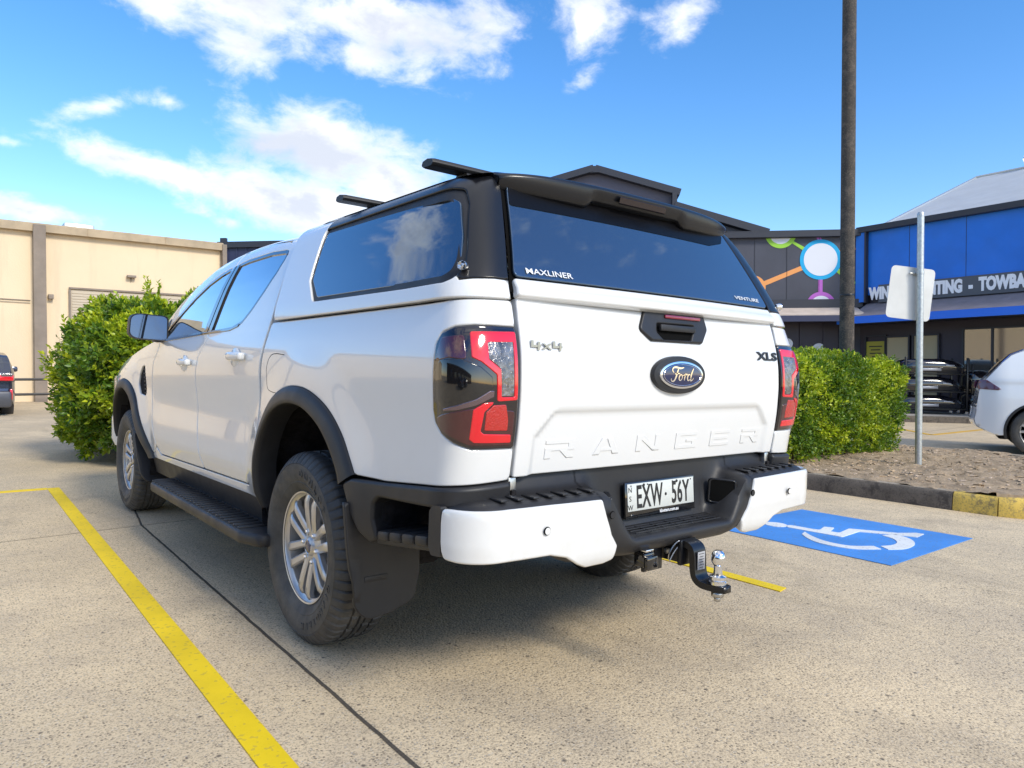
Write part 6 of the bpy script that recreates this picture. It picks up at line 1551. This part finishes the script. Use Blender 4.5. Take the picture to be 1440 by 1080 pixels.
# ------------------------------------------------------------------ stacked roof boxes on wheeled display stands
mat('box_black', (.008, .008, .012), .08, coat=1.0); mat('box_silver', (.35, .36, .40), .3, metal=.5)
def roof_box(loc, L, W_, H, rz, label, s=1.0):
    r = empty('roof_box', loc, (0, 0, R_(rz))); tag(r, label, 'roof box', 'black roof boxes stacked outside the shop')
    b = MB(); rows = []
    for t in np.linspace(-1, 1, 21):
        e = (1 - abs(t) ** 5) ** .5 * .5 + .5 if abs(t) < 1 else .42
        w = W_ / 2 * e; h1 = H * (.30 + .70 * (1 - abs(max(t, -.3 if t < 0 else t)) ** 2.6 * .55) * e); 
        row = [(L / 2 * t, -w * .92, 0)] + [(L / 2 * t, -w * math.copysign(abs(math.cos(a)) ** .5, math.cos(a)), h1 * .38 + h1 * .62 * math.sin(a) ** .7) for a in np.linspace(0, math.pi, 13)] + [(L / 2 * t, w * .92, 0)]
        rows.append(row)
    b.grid(rows, closev=True); n = len(rows[0]); b.add(rows[0], [tuple(range(n))]); b.add(rows[-1], [tuple(range(n))[::-1]])
    o = b.obj('shell', M['box_black'], r, sharp=50); recalc(o)
    b = MB(); b.box((0, -W_ / 2 * .985, H * .34), (L * .90, .012, .018), .004); b.box((-L * .12, -W_ / 2 - .002, H * .22), (L * .36, .014, .07), .006, mi=1); b.box((L * .2, -W_ / 2 - .004, H * .52), (L * .14, .012, .03), .004, mi=1); b.obj('latch_strip', [M['gloss_black'], M['box_silver']], r)
    return r
def stand(loc, L, W_, H, rz, shelves, label):
    r = empty('display_stand', loc, (0, 0, R_(rz))); tag(r, label, 'display stand')
    for sx_ in (-1, 1):
        for sy_ in (-1, 1):
            b = MB(); b.box((sx_ * L / 2, sy_ * W_ / 2, H / 2 + .08), (.05, .05, H), .004); b.obj('post', M['satin_black'], r)
            b = MB(); b.lathe([(.045, -.02), (.045, .02)], 14, 'y', (sx_ * L / 2, sy_ * W_ / 2, .045)); b.obj('castor', M['chrome'], r)
    for z in shelves:
        b = MB(); b.box((0, -W_ / 2, z), (L, .04, .04), .003); b.box((0, W_ / 2, z), (L, .04, .04), .003); b.box((-L / 2, 0, z), (.04, W_, .04), .003); b.box((L / 2, 0, z), (.04, W_, .04), .003); b.obj('shelf', M['satin_black'], r)
    return r
hb_ = -39.0
s1 = wpt(1306, 20.3); zf = .155
stand((*s1, zf), 1.72, .72, 1.50, hb_, (.14, .62, 1.12), 'wheeled black stand carrying three roof boxes behind the sign post')
roof_box((*wpt(1304, 20.22), zf + .17), 1.78, .78, .36, hb_, 'lowest black roof box of the tall stack behind the sign post')
roof_box((*wpt(1303, 20.22), zf + .65), 1.70, .76, .40, hb_, 'middle black roof box of the tall stack behind the sign post')
roof_box((*wpt(1306, 20.22), zf + 1.15), 1.74, .80, .40, hb_, 'topmost black roof box of the tall stack behind the sign post')
stand((*wpt(1373, 20.6), zf), .62, .62, 1.35, hb_, (.14, .72), 'wheeled black stand with two roof boxes next to the white car')
roof_box((*wpt(1373, 20.5), zf + .75), .72, .66, .50, hb_, 'upper black roof box on the stand next to the white car')
roof_box((*wpt(1373, 20.5), zf + .17), .72, .66, .46, hb_, 'lower black roof box on the stand next to the white car')

# ------------------------------------------------------------------ other parked cars
mat('car_white', (.74, .77, .80), .25, coat=1); mat('car_grey', (.045, .055, .085), .22, metal=.5, coat=1); mat('car_glass', (.05, .06, .08), .03, metal=.4, coat=1)
mat('silver_wheel', (.55, .55, .56), .3, metal=.9); mat('bumper_grey', (.085, .088, .10), .4, metal=.3)
def car(name, label, loc, rz, L, W_, prof, roof, wb0, wb1, wr, body, lampfn, glass0, belt):
    """prof: lower-body top line (x, z) from rear (0) to front (L); roof: greenhouse roof line; all in metres"""
    r = empty(name, loc, (0, 0, R_(rz))); tag(r, label, 'car')
    xs = np.unique(np.concatenate([np.linspace(0, L, 90), [roof[0][0], roof[-1][0]]])); rows = []; mi = []
    # closed side skin with wheel cutouts: panel on a barrel-sided surface
    def S(x, z):
        ends = np.minimum(np.clip(x / .45, 0, 1), np.clip((L - x) / .7, 0, 1)); w = W_ / 2 * (.80 + .20 * np.sin(np.clip(ends, 0, 1) * np.pi / 2) ** .7)
        bz = itp(x, belt); rt = np.maximum(itp(x, roof), bz + .02)
        lo_ = w * (1 - .045 * np.clip((.42 - z) / .3, 0, 1) ** 2 - .03 * np.clip((z - .62) / .45, 0, 1) ** 2)
        hi_ = lo_ - .22 * np.clip((z - bz) / .55, 0, 1.2) ** 1.25
        return np.stack([x, -np.where(z > bz, hi_, lo_), z], -1)
    top = [(x, z) for x, z in prof]
    arch_ = lambda c_: [(c_ + (wr + .055) * math.cos(a), wr + (wr + .055) * math.sin(a)) for a in np.linspace(-.35, math.pi + .35, 22)]
    lowz = .24
    outl = [(L - .02, lowz + .12), (L - .25, lowz - .02)] + [p for p in arch_(wb1) if p[1] > lowz - .02] + [(wb1 - wr - .07, lowz - .03), (wb0 + wr + .07, lowz - .03)] + [p for p in arch_(wb0) if p[1] > lowz - .02] + [(.30, lowz + .04), (.05, lowz + .16), (.0, .48), (.03, .62)]
    outl = outl + top
    for mi_ in (False, True):
        # mirror across local y
        o = panel('side_body', outl, S, body, r, sp=.07, ed=.05, r=.01, th=.03, out=(0, -1, 0))
        if mi_:
            for v in o.data.vertices: v.co.y *= -1
            o.data.flip_normals(); 
        g = panel('side_window', glass0, S, M['car_glass'], r, sp=.08, ed=.04, lift=.004, r=.004, th=.004, out=(0, -1, 0))
        if mi_:
            for v in g.data.vertices: v.co.y *= -1
            g.data.flip_normals()
    # top skin between the two side skins
    b = MB(); T2 = resample(top + [], .08, False); rows = []
    for x, z in T2:
        y = float(-S(np.array([x]), np.array([z]))[0][1]); rows.append([(x - .0, y * t, z + .035 * (1 - abs(t) ** 2.5) * (1 if z > .9 else .3)) for t in np.linspace(-1, 1, 15)])
    b.grid(rows); k = b.M; fm = []
    for i in range(len(rows) - 1):
        x = (T2[i][0] + T2[i + 1][0]) / 2; z = (T2[i][1] + T2[i + 1][1]) / 2; sl_ = abs(T2[i + 1][1] - T2[i][1]) / max(.001, abs(T2[i + 1][0] - T2[i][0]))
        for j in range(14): fm.append(1 if (z > float(itp(x, belt)) + .03 and sl_ > .28 and 1 <= j <= 12) else 0)
    b.M = fm; o = b.obj('top_body', [body, M['car_glass']], r, sharp=60); flipup(o)
    # rear and front faces
    for xe, sg_ in ((0, -1), (L, 1)):
        b = MB(); rows = []
        for z in np.linspace(lowz + .06, (prof[0][1] if xe == 0 else prof[-1][1]), 9):
            xx = (float(np.interp(z, [.28, .40, .48, .62, .70], [.28, .05, .0, .03, .03])) if xe == 0 else L - .03)
            y = float(-S(np.array([max(.001, min(L - .001, xx))]), np.array([z]))[0][1]); rows.append([(xx + sg_ * .05 * (1 - abs(t) ** 3), y * t, z) for t in np.linspace(-1, 1, 15)])
        b.grid(rows); o = b.obj('rear_bumper' if xe == 0 else 'front_bumper', body, r, sharp=60); flipup(o, (sg_, 0, 0))
    b = MB(); b.box((L / 2, 0, .30), (L * .86, W_ * .80, .16), .03); b.box((wb0, 0, .5), (2 * wr + .1, W_ * .72, .45), .02); b.box((wb1, 0, .5), (2 * wr + .1, W_ * .72, .45), .02); b.obj('underbody', M['liner'], r)
    for xw in (wb0, wb1):
        for sy_ in (-1, 1):
            w = empty('wheel', (xw, sy_ * (W_ / 2 - .12), wr)); w.parent = r; w.rotation_euler = (0, 0, R_(90 if sy_ < 0 else -90))
            k = wr / .36
            b = MB(); b.lathe([(.24 * k, -.10), (.27 * k, -.115), (.33 * k, -.115), (.352 * k, -.10), (.36 * k, -.07), (.36 * k, .07), (.35 * k, .10), (.25 * k, .11)], 48, 'x', cap=False); ot = b.obj('tyre', M['tyre'], w, sharp=40); flipup_r2(ot, .35 * k)
            b = MB(); b.lathe([(.0, -.03), (.2 * k, -.03)], 30, 'x', cap=False); o = b.obj('backing', M['dark_gap'], w); flipup(o, (-1, 0, 0))
            b = MB(); b.lathe([(.245 * k, -.10), (.238 * k, -.108), (.225 * k, -.095), (.215 * k, -.02)], 40, 'x', cap=False); b.lathe([(0, -.085), (.035, -.085), (.06, -.07), (.065, -.03)], 20, 'x', cap=False)
            for q_ in range(5):
                for dd_ in (-1, 1):
                    a = R_(72 * q_ + 12) + dd_ * .13; d = np.array([math.cos(a), math.sin(a)]); tn_ = np.array([-d[1], d[0]]); rw_ = []
                    for t in (0, .5, 1):
                        rr_ = (.05 + .18 * t) * k; c_ = d * rr_ + tn_ * dd_ * .012 * t * 2; wd = .016 + .008 * t
                        rw_.append([(-.075 - .02 * t + x_, *(c_ + tn_ * wd * s_)) for s_, x_ in ((-1, .02), (-.7, -.004), (.7, -.004), (1, .02))])
                    b.grid(rw_)
            o = b.obj('rim', M['silver_wheel'], w, sharp=40); flipup(o, (-1, 0, 0))
    lampfn(r, S)
    return r
def flipup_r2(o, rmin):
    me = o.data; s_ = sum((p.normal.y * p.center.y + p.normal.z * p.center.z) * p.area for p in me.polygons if math.hypot(p.center.y, p.center.z) > rmin)
    if s_ < 0: me.flip_normals()
mat('tail_purple', (.10, .02, .05), .12, coat=1); 
def suv_lamps(r, S):
    for mi_ in (False, True):
        L_ = panel('taillight', [(.045, .98), (.06, 1.12), (.16, 1.12), (.34, .985), (.30, .965)], S, M['tail_purple'], r, sp=.04, ed=.03, lift=.012, r=.006, th=.02, out=(0, -1, 0))
        h_ = panel('wheel_arch_trim', [(.82 + .44 * math.cos(a), .36 + .44 * math.sin(a)) for a in np.linspace(-.2, math.pi + .3, 24)] + [(.82 + .405 * math.cos(a), .36 + .405 * math.sin(a)) for a in np.linspace(math.pi + .3, -.2, 24)], S, M['black_plastic'], r, sp=.05, ed=.04, lift=.008, r=.003, th=.03, out=(0, -1, 0))
        if mi_:
            for o in (L_, h_):
                for v in o.data.vertices: v.co.y *= -1
                o.data.flip_normals()
suvprof = [(.03, .70), (.06, .95), (.09, 1.06), (.20, 1.20), (.34, 1.38), (.46, 1.50), (.62, 1.575), (1.1, 1.63), (1.7, 1.66), (2.3, 1.64), (2.75, 1.58), (3.3, 1.28), (3.62, 1.08), (4.1, 1.02), (4.45, .90), (4.6, .70)]
suv = car('parked_car', 'white wagon with its rear toward the truck, cut off by the right edge', (11.20, 1.65, 0), -70, 4.62, 1.86, suvprof, [(0, .9)] + suvprof[2:13] + [(4.6, .9)], .82, 3.62, .36, M['car_white'], suv_lamps,
    poly_round([(.70, 1.30), (.62, 1.20), (.82, 1.13), (2.9, 1.09), (3.25, 1.13), (2.75, 1.46), (2.2, 1.535), (1.5, 1.55), (.95, 1.49)], .05), [(0, 1.10), (1, 1.12), (2.5, 1.08), (3.4, 1.05), (4.6, .8)])
def hatch_lamps(r, S):
    for sg_ in (-1, 1):
        b = MB(); b.box((-.03, sg_ * .66, .84), (.12, .36, .13), .03); b.obj('taillight', M['red_lens'], r)
        b = MB(); b.box((-.045, sg_ * .72, .90), (.12, .20, .07), .02); b.obj('reverse_light', M['clear_lens'], r)
        b = MB(); b.box((-.0, sg_ * .80, .50), (.08, .05, .22), .015); b.obj('reflector', M['red_lens'], r)
        b = MB(); b.box((1.55 + .95, sg_ * 1.0, 1.0), (.16, .20, .13), .04); b.obj('door_mirror', M['car_grey'], r)
    b = MB(); b.box((-.02, 0, .40), (.16, 1.62, .34), .06); b.obj('rear_valance', M['bumper_grey'], r)
    b = MB(); b.box((-.09, 0, .33), (.05, .9, .08), .02); b.obj('diffuser', M['print_white'], r)
    b = MB(); b.box((.25, 0, 1.30), (.34, 1.1, .035), .012); b.obj('spoiler', M['car_grey'], r)
hp_ = [(.03, .62), (.04, .80), (.07, .92), (.22, 1.12), (.36, 1.24), (.5, 1.30), (.9, 1.36), (1.6, 1.38), (2.2, 1.36), (2.6, 1.27), (3.1, 1.05), (3.5, .95), (4.0, .86), (4.33, .70)]
car('parked_car', 'dark grey hatchback seen from behind, cut off by the left edge', (-1.60, 15.15, -.06), 90, 4.35, 1.79, hp_, [(0, .8)] + hp_[2:12] + [(4.3, .7)], .82, 3.44, .33, M['car_grey'], hatch_lamps,
    poly_round([(.62, 1.12), (.55, 1.02), (.8, .97), (2.6, .93), (3.0, .97), (2.5, 1.25), (2.0, 1.35), (1.3, 1.37), (.8, 1.30)], .05), [(0, .98), (1, .96), (2.5, .92), (3.2, .92), (4.3, .7)])

# ------------------------------------------------------------------ across the car park, out of view: added for the lamps and paint to mirror
mat('brick_dark', (.10, .075, .06), .85, var=(2.5, .3)); mat('roof_dark', (.07, .07, .075), .7)
ob_ = empty('building', (-14.5, -14, 0)); tag(ob_, 'unseen low dark brick building added to be mirrored in the left tail lamp', 'building')
b = MB(); b.box((-3, 0, 1.7), (6, 38, 3.4), 0); b.obj('wall', M['brick_dark'], ob_, smooth=False)
b = MB(); b.box((-3, 0, 3.5), (6.8, 39, .3), .02); b.obj('roof', M['roof_dark'], ob_, smooth=False)
for k in range(8):
    y = -14 + k * 4
    f = MB(); f.box((.03, y, 1.6), (.10, 2.2, 1.5), .01); f = f.obj('window', M['trim_dark'], ob_, smooth=False)
    p = MB(); p.box((.07, y, 1.6), (.06, 2.0, 1.3), 0); p.obj('pane', M['shop_glass'], f, smooth=False)
src_ = [o for o in COL.objects if o.get('label', '').startswith('dark grey hatchback')][0]
for x, y, lb in ((-6.8, -5.5, 'unseen dark hatchback added across the car park to be mirrored low in the tail lamp'), (-7.2, -9.3, 'second unseen dark hatchback added across the car park to be mirrored in the tail lamp')):
    cpy = copy_tree(src_); cpy.location = (x, y, 0); cpy.rotation_euler = (0, 0, R_(180)); cpy['label'] = lb
